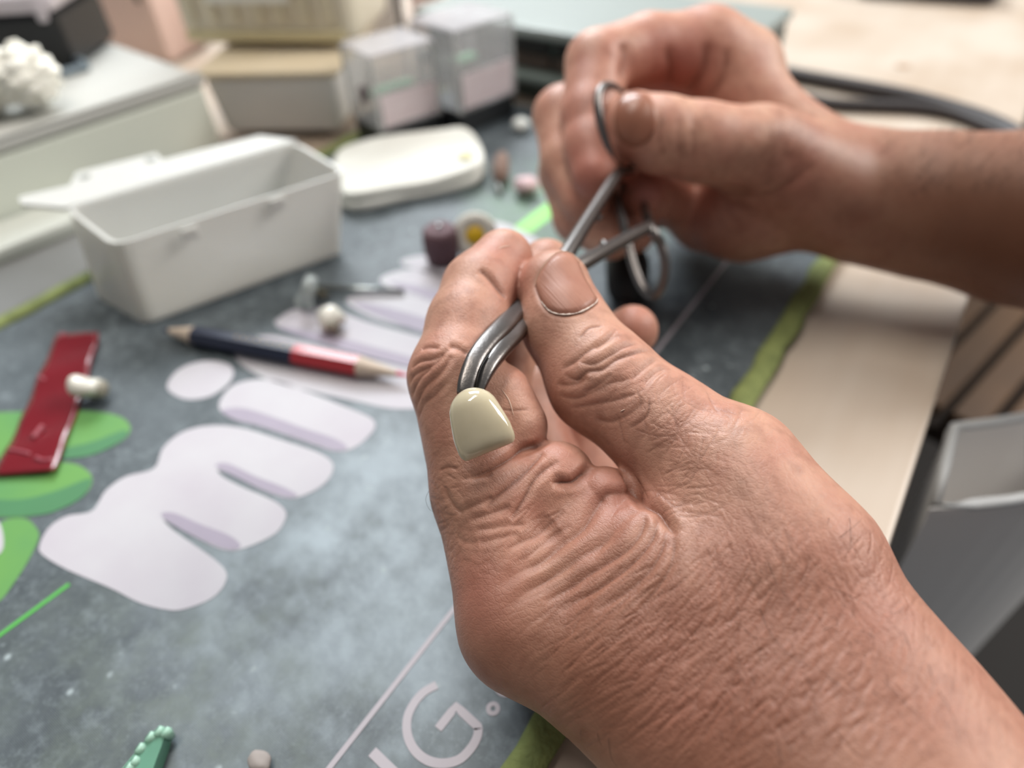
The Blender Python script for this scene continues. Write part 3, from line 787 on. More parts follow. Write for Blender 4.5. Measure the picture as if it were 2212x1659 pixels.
d = hi_q[2] - hi_q[3]; d = d / np.linalg.norm(d); nrm = np.array([-d[1], d[0], 0])
for i, (px, py) in enumerate(((180, 400), (330, 352))):
    p = gnd(px, py, trz); 
flg = [gnd(140, 448, trz), gnd(640, 302, trz), gnd(560, 292, trz), gnd(350, 345, trz), gnd(338, 330, trz), gnd(165, 372, trz), gnd(150, 400, trz), gnd(40, 425, trz), gnd(45, 440, trz)]
bm_ = bmesh.new(); n = len(flg)
t_ = [bm_.verts.new((p[0], p[1], trz)) for p in flg]; b_ = [bm_.verts.new((p[0], p[1], trz - .0015)) for p in flg]
bm_.faces.new(t_); bm_.faces.new(b_[::-1])
for i in range(n): bm_.faces.new((t_[i], b_[i], b_[(i + 1) % n], t_[(i + 1) % n]))
hf = adopt(link('hinge_flange', bm_mesh('hinge_flange', bm_), milky), tray)
for px, py in ((184, 382), (326, 345)):
    p = gnd(px, py, trz); v, f = lathe([(.0022, -.0004), (.0022, .0004), (.0012, .0004)], 16)
    o = link('hinge_hole', pymesh('hinge_hole', v, f), mat('tray_hole', '#8d908b', .6)); o.location = (p[0], p[1], trz); adopt(o, hf)
pebble('metal_scrap', (575, 470), .004, mat('grey_scrap', '#4a4c49', .5, .5), 'small dark scrap inside the milky tray', 'scrap', sq=(1, 1.4, .7), seed=4, z=.0022)

# pale green-grey equipment case
casem = mat('case_plastic', '#d8dcd0', .45, noise=.12, nscale=20)
case_t = mat('case_lid', '#b7b7b2', .45, noise=.12, nscale=20)
cz = .036
a = gnd(-60, 322, cz); b = gnd(432, 162, cz); d = (b - a) / np.linalg.norm(b - a); nb = np.array([-d[1], d[0], 0])
if nb[0] > 0: nb = -nb
def case_box(name, y0, y1, x0, x1, z0, z1, m, parent, bev=.002):
    bm_ = box_bm(y1 - y0, x1 - x0, z1 - z0, bev, 2, z0=z0, off=((y0 + y1) / 2, (x0 + x1) / 2))
    o = link(name, bm_mesh(name, bm_), m); o.location = (b[0], b[1], 0); o.rotation_euler = (0, 0, math.atan2(d[1], d[0])); return adopt(o, parent)
case = thing('equipment_case', (b[0], b[1], 0), 'pale green-grey plastic equipment case with a white lid at the left', 'case')
case_box('case_body', -.34, 0, .0, .19, -.0030, cz - .006, casem, case)
case_box('lid', -.30, .0015, -.0015, .19, cz - .0055, cz, case_t, case)
case_box('lid_rim', -.30, .0008, -.0010, .003, cz + .0002, cz + .0018, case_t, case, .0006)
case_box('foot_flange', -.30, -.075, -.030, -.0005, -.0028, .0045, mat('flange_plastic', '#c3c6bf', .45), case)
# things on the case
def on_case(u, w, z=cz + .0005): p = b + d * u + nb * w; return (p[0], p[1], z)
ry = math.atan2(d[1], d[0])
_b0, _b1 = gnd(-60, 166, cz), gnd(168, 152, cz); _bc = (_b0 + _b1) / 2; _by = math.atan2((_b1 - _b0)[1], (_b1 - _b0)[0]); _bl = np.linalg.norm(_b1 - _b0)
bb = thing('storage_box', (_b0[0], _b0[1], cz + .0003), 'black storage box with a clear lid standing on the pale case', 'box', (0, 0, _by))
link('box_body', bm_mesh('b', box_bm(_bl, .06, .028, .003, 2, off=(_bl / 2, .03))), mat('black_plastic', '#16171a', .4, noise=.2), bb)
link('lid', bm_mesh('b', box_bm(_bl + .003, .064, .009, .003, 2, z0=.0283, off=(_bl / 2, .03))), mat('frosted_lid', '#d2c9ce', .3, noise=.15, trans=.2), bb)
link('latch', bm_mesh('b', box_bm(.005, .003, .009, .001, 1, z0=.025, off=(_bl - .004, -.0035))), mat('frosted_lid', '#d2c9ce'), bb)
cotton = mat('cotton', '#f0eee4', .95, bump=.6, bscale=500, sss=.2)
for k, (u, w, r, l) in enumerate(((84, 236, .0155, 'fluffy white cotton ball beside the black box'), (-18, 250, .0150, 'fluffy white cotton ball cut by the left edge of the picture'))):
    bm_ = bmesh.new(); bmesh.ops.create_icosphere(bm_, subdivisions=5, radius=r)
    P = np.array([v.co[:] for v in bm_.verts]); nn = np.abs(perlin(P / r * 1.9 + 3.3 * k)) * 1.3 + .35 * perlin(P / r * 6)
    for v, q in zip(bm_.verts, nn): v.co *= .86 + .5 * q; v.co.z *= .85
    zz = min(v.co.z for v in bm_.verts)
    for v in bm_.verts: v.co.z -= zz
    o = link('cotton_ball', bm_mesh('cotton_ball', bm_, True), cotton); o.location = tuple(gnd(u, w, cz + .0003)); tag(o, l, 'cotton ball', 'cotton balls on the case')
sh = thing('steel_clip', tuple(gnd(160, 160, cz + .0003)), 'small blue-grey steel clip lying between the cotton and the black box', 'clip', (0, 0, ry))
link('jaw', bm_mesh('c', box_bm(.014, .004, .004, .001, 1)), mat('blue_grey_steel', '#8b98a2', .35, .8), sh)
link('lever', bm_mesh('c', box_bm(.004, .010, .006, .001, 1, off=(.007, .003))), mat('blue_grey_steel', '#8b98a2'), sh)

# clear boxes with black bases
clear = mat('clear_acrylic', '#e9eaec', .05, noise=.02, alpha=.22, trans=0, spec=.6)
edge = mat('acrylic_edge', '#c9cac9', .2, alpha=.55)
def clear_box(pc, yaw, sx, sy, h, base_h, label, contents):
    c = gnd(*pc)
    t = thing('display_box', (c[0], c[1], .0002), label, 'box', (0, 0, yaw))
    O = (sx / 2, sy / 2)
    link('base', bm_mesh('base', box_bm(sx, sy, base_h, .001, 2, off=O)), mat('black_base', '#26282a', .4), t)
    w = .0014
    for nm, a_, b_, cc in (('pane', sx, w, (sx / 2, w / 2)), ('pane', sx, w, (sx / 2, sy - w / 2)), ('pane', w, sy - 2 * w - .0004, (w / 2, sy / 2)), ('pane', w, sy - 2 * w - .0004, (sx - w / 2, sy / 2))):
        link(nm, bm_mesh(nm, box_bm(a_, b_, h - base_h, 0, z0=base_h + .0001, off=cc)), clear, t)
    link('top_pane', bm_mesh('top', box_bm(sx + .001, sy + .001, .0016, .0005, 1, z0=h + .0003, off=O)), mat('acrylic_top', '#d6d4d8', .2, alpha=.5), t)
    for cx, cy in ((0, 0), (sx, 0), (sx, sy), (0, sy)):
        link('edge_strip', bm_mesh('e', box_bm(.0016, .0016, h - base_h, 0, z0=base_h + .0001, off=(cx, cy))), edge, t)
    link('paper_label', bm_mesh('l', box_bm(sx * .9, .0005, h * .34, 0, z0=base_h + .002, off=(sx / 2, -.0009))), mat('paper_pinkish', '#cfc3c6', .7, noise=.35, nscale=150, col2='#b9a3a6'), t)
    contents(t, sx, sy, h)
    return t
mint = mat('mint_plastic', '#8fc9a0', .4); greyp = mat('grey_stem', '#9a938a', .5)
def cont1(t, sx, sy, h):
    o = link('mint_arm', bm_mesh('arm', box_bm(.028, .006, .003, .001, 2, z0=h * .52, off=(sx / 2 - .002, sy / 2))), mint, t)
    link('stem', bm_mesh('stem', box_bm(.005, .005, h * .4, .001, 1, z0=h * .12 - .002, off=(sx / 2, sy / 2))), greyp, t)
    link('counterweight', bm_mesh('cw', box_bm(.006, .006, .008, .002, 2, z0=h * .48, off=(sx / 2 - .017, sy / 2))), mat('dark_weight', '#6c5f60', .5), t)
def cont2(t, sx, sy, h):
    link('mint_arm', bm_mesh('arm', box_bm(.014, .006, .003, .001, 2, z0=h * .6, off=(sx / 2, sy / 2))), mint, t)
    link('stem', bm_mesh('stem', box_bm(.012, .010, h * .45, .001, 1, z0=h * .12, off=(sx / 2, sy / 2))), mat('dark_stem', '#77766e', .5), t)
clear_box((832, 330), math.radians(72), .037, .030, .047, .011, 'near clear acrylic display box with a mint green arm inside and a black base', cont1)
clear_box((1000, 294), math.radians(78), .040, .034, .052, .012, 'far clear acrylic display box with a paper label beside the dark rack', cont2)

# white packet
c1, c2, c3, c4 = gnd(748, 455), gnd(1010, 408), gnd(985, 318), gnd(735, 352)
pk = thing('gauze_packet', tuple((c1 + c3) / 2), 'folded white gauze packet lying beside the milky tray', 'packet')
q = spline(np.array([gnd(*p)[:2] for p in ((746, 458), (880, 438), (1005, 412), (1048, 385), (1040, 340), (1005, 312), (960, 310), (850, 330), (735, 355))]), 5, True)
def slab(name, q, zs, ins, m):
    n = len(q); c = q.mean(0); V = []; Fc = []
    for z, s in zip(zs, ins): V += [(*(c + (p - c) * s), z + .0010 * math.sin(p[0] * 190) * (z > .003)) for p in q]
    for k in range(len(zs) - 1):
        for i in range(n): Fc.append((k * n + i, k * n + (i + 1) % n, (k + 1) * n + (i + 1) % n, (k + 1) * n + i))
    Fc.append(tuple(range(n - 1, -1, -1))); Fc.append(tuple((len(zs) - 1) * n + i for i in range(n)))
    return pymesh(name, V, Fc, True)
gz = mat('gauze', '#d9dad4', .85, bump=.4, bscale=500)
adopt(link('lower_fold', slab('lower_fold', q, (.0004, .002, .004, .0046), (.97, 1, 1, .97), gz), gz), pk)
adopt(link('upper_fold', slab('upper_fold', q, (.0049, .0062, .0088, .0096), (.95, .985, .98, .93), gz), gz), pk)
o = link('yellow_print', bm_mesh('y', box_bm(.006, .007, .0004, 0)), mat('pale_yellow', '#dfd9ae', .8)); p = gnd(1008, 335, .011); o.location = (p[0], p[1], .0114); o.rotation_euler = (0, 0, .4); adopt(o, pk)

# translucent container with a second one behind
c0, c1 = gnd(478, 292), gnd(742, 290)
dd = (c1 - c0); Lc = np.linalg.norm(dd); yaw = math.atan2(dd[1], dd[0])
ct = thing('plastic_container', (c0[0], c0[1], .0002), 'low frosted plastic container with a cream lid behind the milky tray', 'container', (0, 0, yaw))
frost = mat('frosted_plastic', '#efedea', .35, noise=.25, nscale=25, alpha=.92)
link('container_body', bm_mesh('cb', box_bm(Lc, .085, .031, .003, 2, off=(Lc / 2, .0425), taper=.93)), frost, ct)
link('rim', bm_mesh('r', box_bm(Lc + .008, .095, .0035, .0015, 2, z0=.0313, off=(Lc / 2, .0445))), mat('frost_rim', '#cdbfa6', .4, noise=.3, nscale=40, col2='#c2b08a'), ct)
c0b = gnd(398, 104, .0350); c1b = gnd(772, 108, .0350); Lb = np.linalg.norm(c1b - c0b)
uc = thing('plastic_container', (c0b[0], c0b[1], .0352), 'tall cream plastic container with rounded corners and a white label at the top', 'container', (0, 0, math.atan2((c1b - c0b)[1], (c1b - c0b)[0])))
link('container_body', bm_mesh('u', box_bm(Lb, .07, .085, .010, 4, off=(Lb / 2, .035))), mat('cream_plastic', '#e0d7c4', .35, noise=.35, nscale=30, col2='#d0c4a8', sss=.2), uc)
for x in (.12, .24, .36, .5, .62, .76, .88):
    link('rib', bm_mesh('rib', box_bm(.0042, .0016, .06, .0006, 1, z0=.014, off=(Lb * x, -.0012))), mat('cream_rib', '#dcd2b8', .35), uc)
link('foot_rim', bm_mesh('fr', box_bm(Lb * .9, .0018, .006, .0008, 1, z0=.004, off=(Lb / 2, -.0012))), mat('amber_rim', '#d6caa2', .4), uc)
link('paper_label', bm_mesh('pl', box_bm(Lb * .46, .0006, .03, 0, z0=.024, off=(Lb * .46, -.0026))), mat('white_label', '#ecebe4', .7), uc)

# far row of boxes
def block(name, pix_l, pix_r, z, h, dep, m, label, cat, lid=None, group=None):
    a_, b_ = gnd(*pix_l, z), gnd(*pix_r, z); L_ = np.linalg.norm(b_ - a_)
    t = thing(name, (a_[0], a_[1], z + .0002), label, cat, (0, 0, math.atan2((b_ - a_)[1], (b_ - a_)[0])), group)
    link('carton_body' if 'carton' in name else 'body', bm_mesh('bd', box_bm(L_, dep, h, .003, 2, off=(L_ / 2, dep / 2))), m, t)
    if lid: link('lid', bm_mesh('ld', box_bm(L_ + .003, dep + .003, h * .16, .002, 2, z0=h + .0003, off=(L_ / 2, dep / 2))), lid, t)
    return t
pinkm = mat('pink_card', '#e6c9bf', .6, noise=.2, nscale=20); pinkl = mat('pink_light', '#f0dcd8', .5, noise=.2, nscale=20)
t = block('carton', (246, 130), (372, 138), -.003, .075, .05, pinkm, 'pinkish carton standing behind the right end of the pale case', 'carton', mat('taupe_lid', '#a99a92', .5))
link('slot', bm_mesh('s', box_bm(.004, .0012, .03, .0004, 1, z0=.04, off=(.042, -.0008))), mat('slot_dark', '#4d463e', .6), t)
t = block('carton', (180, 95), (250, 100), -.003, .05, .05, mat('dark_brown', '#3d3530', .6), 'dark brown carton behind the pale case', 'carton', mat('taupe_lid', '#a99a92'))
t = block('carton', (-200, 60), (215, 60), -.003, .12, .06, mat('pink_far', '#e2c8ca', .6, noise=.3, nscale=10), 'wide dusty pink carton behind the black box', 'carton', pinkl)
t = block('carton', (752, 112), (868, 100), -.003, .09, .05, mat('grey_far', '#c9c2be', .55, noise=.2, nscale=12), 'plain grey carton behind the two clear boxes', 'carton', mat('grey_far_lid', '#bcb5b4', .5))
t = block('carton', (895, 66), (965, 60), -.003, .10, .05, pinkl, 'pale pink carton behind the far clear box', 'carton', pinkm)
t = block('carton', (868, 100), (884, 96), -.003, .12, .01, mat('dark_post', '#4a4644', .5), 'narrow dark carton standing between the grey and pale pink cartons', 'carton')
t = block('carton', (330, 40), (420, 40), -.003, .14, .05, mat('cream_far', '#d8cfc2', .6), 'cream carton behind the pinkish carton', 'carton', mat('cream_far_lid', '#e4ddd2', .6))
# dark rack
a_ = np.array([-.315, .358, 0]); yaw = -.01; Lr = .2
rk = thing('tool_rack', (a_[0], a_[1], -.0028), 'dark green tool rack with two grey shelves behind the far hand', 'rack', (0, 0, yaw))
dgreen = mat('dark_green', '#39443f', .5, noise=.3, nscale=30); lgrey = mat('shelf_grey', '#8a928f', .4, noise=.2, nscale=30); blk = mat('slot_black', '#121514', .6)
link('rack_body', bm_mesh('rk', box_bm(Lr, .09, .037, .002, 2, off=(Lr / 2, .05))), dgreen, rk)
link('shelf', bm_mesh('sf', box_bm(Lr + .004, .10, .006, .002, 2, z0=.0373, off=(Lr / 2, .046))), lgrey, rk)
link('shelf', bm_mesh('sf', box_bm(Lr + .004, .012, .005, .0015, 2, z0=.0135, off=(Lr / 2, -.001))), mat('shelf_dull', '#6f7a76', .45), rk)
for i in range(6):
    link('slot', bm_mesh('sl', box_bm(.027, .002, .009, .0005, 1, z0=.0275, off=(.018 + i * .031, .0045))), blk, rk)
    link('drawer_front', bm_mesh('df', box_bm(.029, .003, .008, .0008, 1, z0=.0188, off=(.018 + i * .031, .0038))), mat('drawer_brown', '#4c4038', .5, noise=.4), rk)
# cables and dark slab on the wood at the top right
cabm = mat('cable_grey', '#3f3c3e', .5)
for pts, r, l in (([(1700, 157), (1720, 162), (1830, 182), (1960, 207), (2080, 240), (2160, 270), (2230, 310)], .0042, 'thick dark grey cable curving along the wood above the forearm'),
              ([(1640, 190), (1790, 222), (1880, 228), (1980, 232), (2060, 245), (2150, 280), (2220, 315)], .0034, 'thinner dark grey cable merging with the thick one above the forearm')):
    q = [gnd(x, y, -.003 + r) for x, y in pts]
    e = q[-1]; q += [e + np.array([.03, -.03, -.0])]
    v, f = tube(spline(q, 6), r * .98, 12); tag(link('cable', pymesh('cable', v, f, True), cabm), l, 'cable', 'cables on the wood')
pebble('wood_knot_plug', (1955, 132), .0042, mat('knot_brown', '#a98e76', .7), 'small round brown plug in the pale wood', 'plug', sq=(1, 1, .08), seed=2, z=-.0031)
a_, b_ = gnd(1880, 0, 0), gnd(2150, 14, 0)
t = block('tablet', (1850, -6), (2150, 14), -.003, .012, .10, mat('dark_grey_shell', '#4a464c', .4), 'dark grey flat device at the top edge of the wood', 'device', mat('dark_grey_top', '#5a565c', .35))
# below the front edge: grey bin and slatted wooden drawer
binm = mat('bin_grey', '#f1efed', .45, noise=.12, nscale=20); bind = mat('bin_front', '#8d8a8a', .55, noise=.15, nscale=20)
bn = thing('plastic_bin', (.09, .2, -.20), 'light grey plastic bin with a curved rim hanging below the desk edge', 'bin')
bz = -.022
def bin_ring(z, k, grow):
    A_, B_ = np.array([.0296, .1776]), np.array([.0288, .2173]); u, w = np.array([.66, .75]), np.array([.60, .80])
    pts = [B_, A_ * .5 + B_ * .5, A_]
    for t in np.linspace(0, 1, 9)[1:]: pts.append(A_ + u * .09 * t + np.array([.012, -.010]) * (t * (1 - t)) * 1.6 - np.array([-.75, .66]) * 0)
    for t in np.linspace(1, 0, 9)[:-1]: pts.append(B_ + w * .10 * t + np.array([.012, -.009]) * (t * (1 - t)) * 1.6)
    c = sum(pts) / len(pts)
    return [(*(c + (p - c) * k + (p - c) / np.linalg.norm(p - c) * grow), z) for p in pts]
rings = [bin_ring(-.20, .88, 0), bin_ring(-.05, .97, 0), bin_ring(bz - .003, 1, 0), bin_ring(bz - .003, 1, .0012), bin_ring(bz, 1, .0012), bin_ring(bz, 1, -.0022), bin_ring(bz - .006, 1, -.0030), bin_ring(-.096, .86, -.003)]
n = len(rings[0]); V = [p for r in rings for p in r]; Fc = []
for k in range(len(rings) - 1):
    for i in range(n): Fc.append((k * n + i, k * n + (i + 1) % n, (k + 1) * n + (i + 1) % n, (k + 1) * n + i))
Fc.append(tuple(range(n - 1, -1, -1))); Fc.append(tuple((len(rings) - 1) * n + i for i in range(n)))
bm_ = bmesh.new(); vs = [bm_.verts.new(p) for p in V]
for f in Fc: bm_.faces.new([vs[i] for i in f])
adopt(link('bin_body', bm_mesh('bin_body', bm_), binm), bn)
v, f = tube([(p[0], p[1], bz + .0004) for p in bin_ring(bz, 1, -.0006)], .0018, 8, closed=True)
adopt(link('rim', pymesh('rim', v, f, True), mat('bin_rim', '#c3c6c8', .4)), bn)
dr = thing('slatted_drawer', (.17, .49, -.13), 'brown wooden drawer with dark gaps between its slats, under the forearm', 'drawer')
slw = wood_material('brown_slat', '#5d432a', '#4a3420')
o = link('drawer_floor', bm_mesh('f', box_bm(.30, .34, .01, 0, z0=-.012)), mat('drawer_dark', '#2a1d14', .7), dr)
for i in range(9):
    o = link('slat', bm_mesh('sl', box_bm(.017, .33, .008, .001, 1, off=(-.125 + i * .022, 0))), slw, dr)
dr.rotation_euler = (0, 0, -.25)
lap = thing('stool_seat', (.3, .12, -.45), 'black padded stool seat low below the desk edge', 'stool')
v, f = lathe([(.16, 0), (.19, .01), (.195, .04), (.17, .06), (.05, .066)], 32); link('cushion', pymesh('cu', v, f, True), mat('black_vinyl', '#141214', .5), lap)
v, f = lathe([(.03, -.27), (.03, -.0005)], 16); link('column', pymesh('co', v, f, True), steel, lap)
# ---------------------------------------------------------------- hands
Z1 = lambda pts: [(860 + x / 3.687, 480 + y / 3.687) for x, y in pts]
Z2 = lambda pts: [(860 + x / 3.687, 900 + y / 3.687) for x, y in pts]
Z4 = lambda pts: [(950 + x / 3.687, 1200 + y / 3.687) for x, y in pts]
CREASES = [(Z1(l), d, w) for l, d, w in (
    ([(1300, 1170), (1400, 1110), (1500, 1030), (1640, 950), (1770, 890)], .42, .42),
    ([(1440, 1115), (1560, 1125), (1680, 1060), (1800, 990), (1910, 965)], .5, .42),
    ([(1320, 1215), (1420, 1255), (1500, 1190), (1620, 1170), (1740, 1090), (1880, 1040), (2000, 1020)], .6, .45),
    ([(1260, 1290), (1400, 1290), (1510, 1230)], .35, .4),
    ([(1440, 930), (1520, 845), (1630, 825)], .25, .35),
    ([(1560, 1010), (1650, 940), (1740, 850)], .3, .35),
    ([(1480, 1360), (1600, 1290), (1700, 1200)], .3, .35),
    ([(1290, 1380), (1420, 1405), (1560, 1350), (1700, 1280), (1850, 1250)], .32, .4),
    ([(1380, 1480), (1560, 1450), (1720, 1420), (1880, 1370)], .28, .35),
    ([(1560, 1560), (1700, 1590), (1850, 1520), (1970, 1420)], .28, .35),
    ([(1840, 1640), (1980, 1540), (2000, 1400)], .25, .35),
    ([(1950, 1300), (2040, 1200), (2130, 1160)], .3, .35),
    ([(1850, 1260), (1960, 1160), (2060, 1090)], .3, .35),
    ([(185, 1010), (240, 995), (330, 1000)], .35, .35),
    ([(400, 985), (480, 1000), (570, 1055)], .5, .45),
    ([(105, 1170), (160, 1110), (260, 1090), (330, 1060), (400, 1010)], .45, .38),
    ([(92, 1290), (110, 1230), (180, 1180), (280, 1130), (370, 1050)], .45, .38),
    ([(110, 1390), (130, 1310), (180, 1230), (260, 1160)], .4, .35),
    ([(140, 1480), (165, 1390), (210, 1310), (330, 1200), (430, 1060)], .45, .38),
    ([(160, 1570), (200, 1450), (300, 1370), (400, 1260)], .3, .35),
    ([(650, 380), (700, 420), (790, 520), (860, 610)], .55, .5),
    ([(780, 1480), (900, 1500), (1050, 1490)], .15, .3),
)] + [(Z2(l), d, w) for l, d, w in (
    ([(1215, 195), (1110, 230), (1000, 262), (900, 330), (790, 390), (690, 440), (560, 490)], 1.0, .5),
    ([(1150, 285), (1080, 360), (980, 470), (880, 560), (760, 660), (700, 740)], .6, .5),
    ([(1280, 345), (1150, 430), (1070, 520), (1010, 640), (950, 740), (900, 820)], .6, .5),
    ([(1220, 520), (1370, 527), (1440, 488), (1535, 395)], 1.2, .55),
    ([(1890, 590), (1800, 610), (1660, 625), (1560, 760), (1470, 900), (1300, 1030), (1130, 1160), (1000, 1215), (850, 1310), (700, 1395)], .75, .6),
    ([(1960, 735), (1850, 800), (1740, 900), (1640, 1010), (1480, 1110), (1300, 1230), (1150, 1320), (1000, 1420), (850, 1530)], .7, .6),
    ([(1970, 760), (1950, 880), (1860, 1020), (1700, 1140), (1500, 1270), (1330, 1380), (1150, 1480)], .6, .55),
    ([(2060, 760), (2050, 900), (1960, 1060), (1820, 1200), (1640, 1330), (1450, 1450), (1280, 1560)], .5, .5),
    ([(2130, 860), (2110, 1010), (2040, 1160), (1920, 1300), (1760, 1430), (1560, 1550)], .5, .5),
    ([(2190, 930), (2190, 1090), (2130, 1250), (2030, 1400), (1900, 1530)], .45, .5),
    ([(1330, 750), (1200, 860), (1100, 945), (980, 1000), (850, 1060)], .45, .5),
    ([(1380, 860), (1240, 960), (1120, 1040), (1020, 1120), (900, 1180)], .4, .5),
    ([(1780, 420), (1860, 550), (1960, 690), (2060, 740), (2130, 830), (2212, 940)], 1.5, .6),
    ([(1950, 740), (1900, 700), (1880, 620)], .6, .4),
    ([(480, 760), (640, 690), (750, 640)], .35, .4), ([(560, 830), (760, 760), (900, 715)], .35, .4),
    ([(620, 910), (850, 870), (1010, 860)], .35, .4), ([(640, 1010), (830, 960), (970, 925)], .35, .4),
    ([(500, 500), (640, 470), (760, 470)], .3, .4), ([(360, 560), (430, 700), (520, 780)], .35, .4),
    ([(470, 950), (530, 1000), (640, 1000)], .3, .4), ([(520, 1140), (620, 1180), (760, 1160)], .3, .35),
    ([(560, 1270), (640, 1200), (750, 1290), (830, 1300)], .3, .35), ([(320, 430), (400, 400), (480, 420)], .25, .4),
)]
NAIL = Z1([(1250, 255), (1180, 320), (1112, 430), (1095, 510), (1140, 630), (1210, 710), (1320, 738), (1450, 718), (1560, 655), (1588, 615), (1550, 550), (1485, 430), (1440, 325), (1390, 262), (1320, 238)])
CREASES.append((NAIL[:11], .3, .3))
_rc = random.Random(21)
for (x0, y0, rx, ry, fams, cnt, ln, dep) in (         # fine crossing lines of the skin
        (1560, 960, 150, 90, (-8, 62, 118, 30), 70, 95, .16), (1500, 1060, 110, 60, (-12, 10, 125), 34, 110, .17), (1680, 1080, 100, 80, (70, 110, 40), 30, 70, .14),
        (1640, 1220, 150, 90, (60, 100), 46, 70, .17), (1860, 1300, 110, 130, (75, 115, 50), 44, 70, .16), (1330, 1330, 200, 110, (36, 42), 44, 130, .20),
        (1560, 1450, 200, 130, (40, 50, 60), 70, 90, .22), (1850, 1540, 190, 90, (35, 50, 65, 120), 60, 80, .20), (1350, 1530, 170, 90, (32, 38), 40, 110, .18),
        (960, 1150, 50, 140, (15, 35, 120, 160), 40, 40, .16), (1020, 1300, 40, 70, (40, 100, 150), 16, 40, .12), (1400, 880, 90, 70, (25, 40, 100), 30, 60, .14), (1150, 1180, 110, 80, (30, 42), 24, 90, .18)):
    for _ in range(cnt):
        a = math.radians(_rc.choice(fams) + _rc.gauss(0, 7)); L = ln * _rc.uniform(.5, 1.25); t = _rc.uniform(0, 2 * math.pi); r = math.sqrt(_rc.random())
        x, y = x0 + rx * r * math.cos(t), y0 + ry * r * math.sin(t); b1 = _rc.gauss(0, .12)
        CREASES.append(([(x - L / 2 * math.cos(a - b1), y + L / 2 * math.sin(a - b1)), (x, y), (x + L / 2 * math.cos(a + b1), y - L / 2 * math.sin(a + b1))], dep * _rc.uniform(.4, 1.0), _rc.uniform(.17, .30)))
FIELDS = [  # px, py, radius mm, direction deg, across freq, along freq, depth mm
    (1230, 1330, 14, 33, .55, .07, .30), (1420, 1330, 13, 45, .6, .07, .34), (1500, 1210, 11, 62, .62, .08, .30),
    (1330, 1480, 14, 35, .55, .07, .26), (1560, 1450, 15, 48, .6, .08, .36), (1700, 1330, 15, 60, .55, .09, .32),
    (1560, 1600, 16, 35, .5, .08, .32), (1800, 1500, 15, 50, .5, .1, .34), (1950, 1450, 14, 60, .5, .1, .3), (1850, 1250, 13, 100, .5, .1, .22),
    (1650, 1100, 12, 110, .55, .14, .16), (1500, 1000, 10, 150, .6, .18, .14), (1560, 930, 10, 80, .55, .15, .16),
    (960, 1000, 9, 20, .6, .2, .18), (990, 1180, 9, 25, .6, .25, .22), (930, 860, 7, 35, .6, .15, .15),
    (1300, 840, 9, 25, .6, .12, .14), (1420, 870, 9, 35, .6, .12, .16), (1150, 1120, 10, 35, .55, .1, .2)]
FIELDS = [(a, b, c, d, f1 * 1.3, f2 * 1.2, amp * .48) for a, b, c, d, f1, f2, amp in FIELDS]
BULGES = [(1040, 1290, 8, 1.3), (1340, 1120, 5, .8), (1240, 1200, 5, .5), (1680, 1000, 7, .8), (1660, 1060, 6, .5), (1020, 1395, 8, .6)]
FLUSH = [(1040, 1290, 9, .6), (1180, 970, 7, .4), (1330, 1050, 7, .55), (1110, 580, 9, .5), (1380, 700, 9, .6), (1240, 930, 14, .4), (1170, 800, 8, .4), (1880, 1350, 18, .35), (1450, 1450, 16, .3)]
SHADE_SPOTS = [(1330, 1480, 24, .8), (1600, 1620, 28, .8), (1090, 1390, 13, .6), (1850, 1500, 26, .55), (960, 1050, 12, .35), (1060, 1290, 12, .4), (1250, 1400, 14, .5)]  # brown spots: tan and painted shade on back of hand and wrist
V, Q, cr, col, tan_shade = build_hand(LEFT, 1.18, 2, CREASES, FIELDS, BULGES, FLUSH, SHADE_SPOTS)
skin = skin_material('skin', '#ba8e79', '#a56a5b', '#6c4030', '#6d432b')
lh = thing('hand', tuple(at(1500, 1300, 125)), 'near left hand, thumb and bent index finger pinching the clamp, wrinkled skin', 'hand')
adopt(link('hand_body', hand_mesh('hand_body', V, Q, cr, col, tan_shade), skin), lh)
def nail_mesh(h, outline, rise, name):
    """plate grown on the fingertip surface inside an outline"""
    q = spline(np.array(outline, float), 4, True); c = q.mean(0); n = len(q); rings = [1., .97, .8, .6, .4, .2]
    pix = np.concatenate([c + (q - c) * s for s in rings] + [c[None]])
    P, ok = h.cast(pix); N = h.grad(P); off = np.concatenate([np.full(n, rise * k) for k in (-1.2, .55, 1, 1.1, 1.15, 1.2)] + [[rise * 1.2]])
    V = (P + N * off[:, None]) * .001; Fc = []
    for k in range(len(rings) - 1):
        for i in range(n): Fc.append((k * n + i, k * n + (i + 1) % n, (k + 1) * n + (i + 1) % n, (k + 1) * n + i))
    k = len(rings) - 1
    for i in range(n): Fc.append((k * n + i, k * n + (i + 1) % n, len(V) - 1))
    me = pymesh(name, V, Fc, True); bm_ = bmesh.new(); bm_.from_mesh(me); bmesh.ops.recalc_face_normals(bm_, faces=bm_.faces); bm_.to_mesh(me); bm_.free(); me.shade_smooth(); return me
nailm = mat('nail', '#a27462', .42, noise=.5, nscale=160, col2='#8a594c', sss=.2, spec=.4)
nt = nailm.node_tree; b_ = nt.nodes['Principled BSDF']
_ax = at(1330, 720, 148) - at(1200, 580, 150); _ax /= np.linalg.norm(_ax); _ac = np.cross(_ax, CAMP - at(1230, 640, 145)); _ac /= np.linalg.norm(_ac)
tc_ = nt.nodes.new('ShaderNodeTexCoord'); cmb = nt.nodes.new('ShaderNodeCombineXYZ')
for k_, (v_, s_) in enumerate(((_ac, 2200.), (_ax, 90.))):
    dt = nt.nodes.new('ShaderNodeVectorMath'); dt.operation = 'DOT_PRODUCT'; dt.inputs[1].default_value = tuple(v_ * s_)
    nt.links.new(tc_.outputs['Object'], dt.inputs[0]); nt.links.new(dt.outputs['Value'], cmb.inputs[k_])
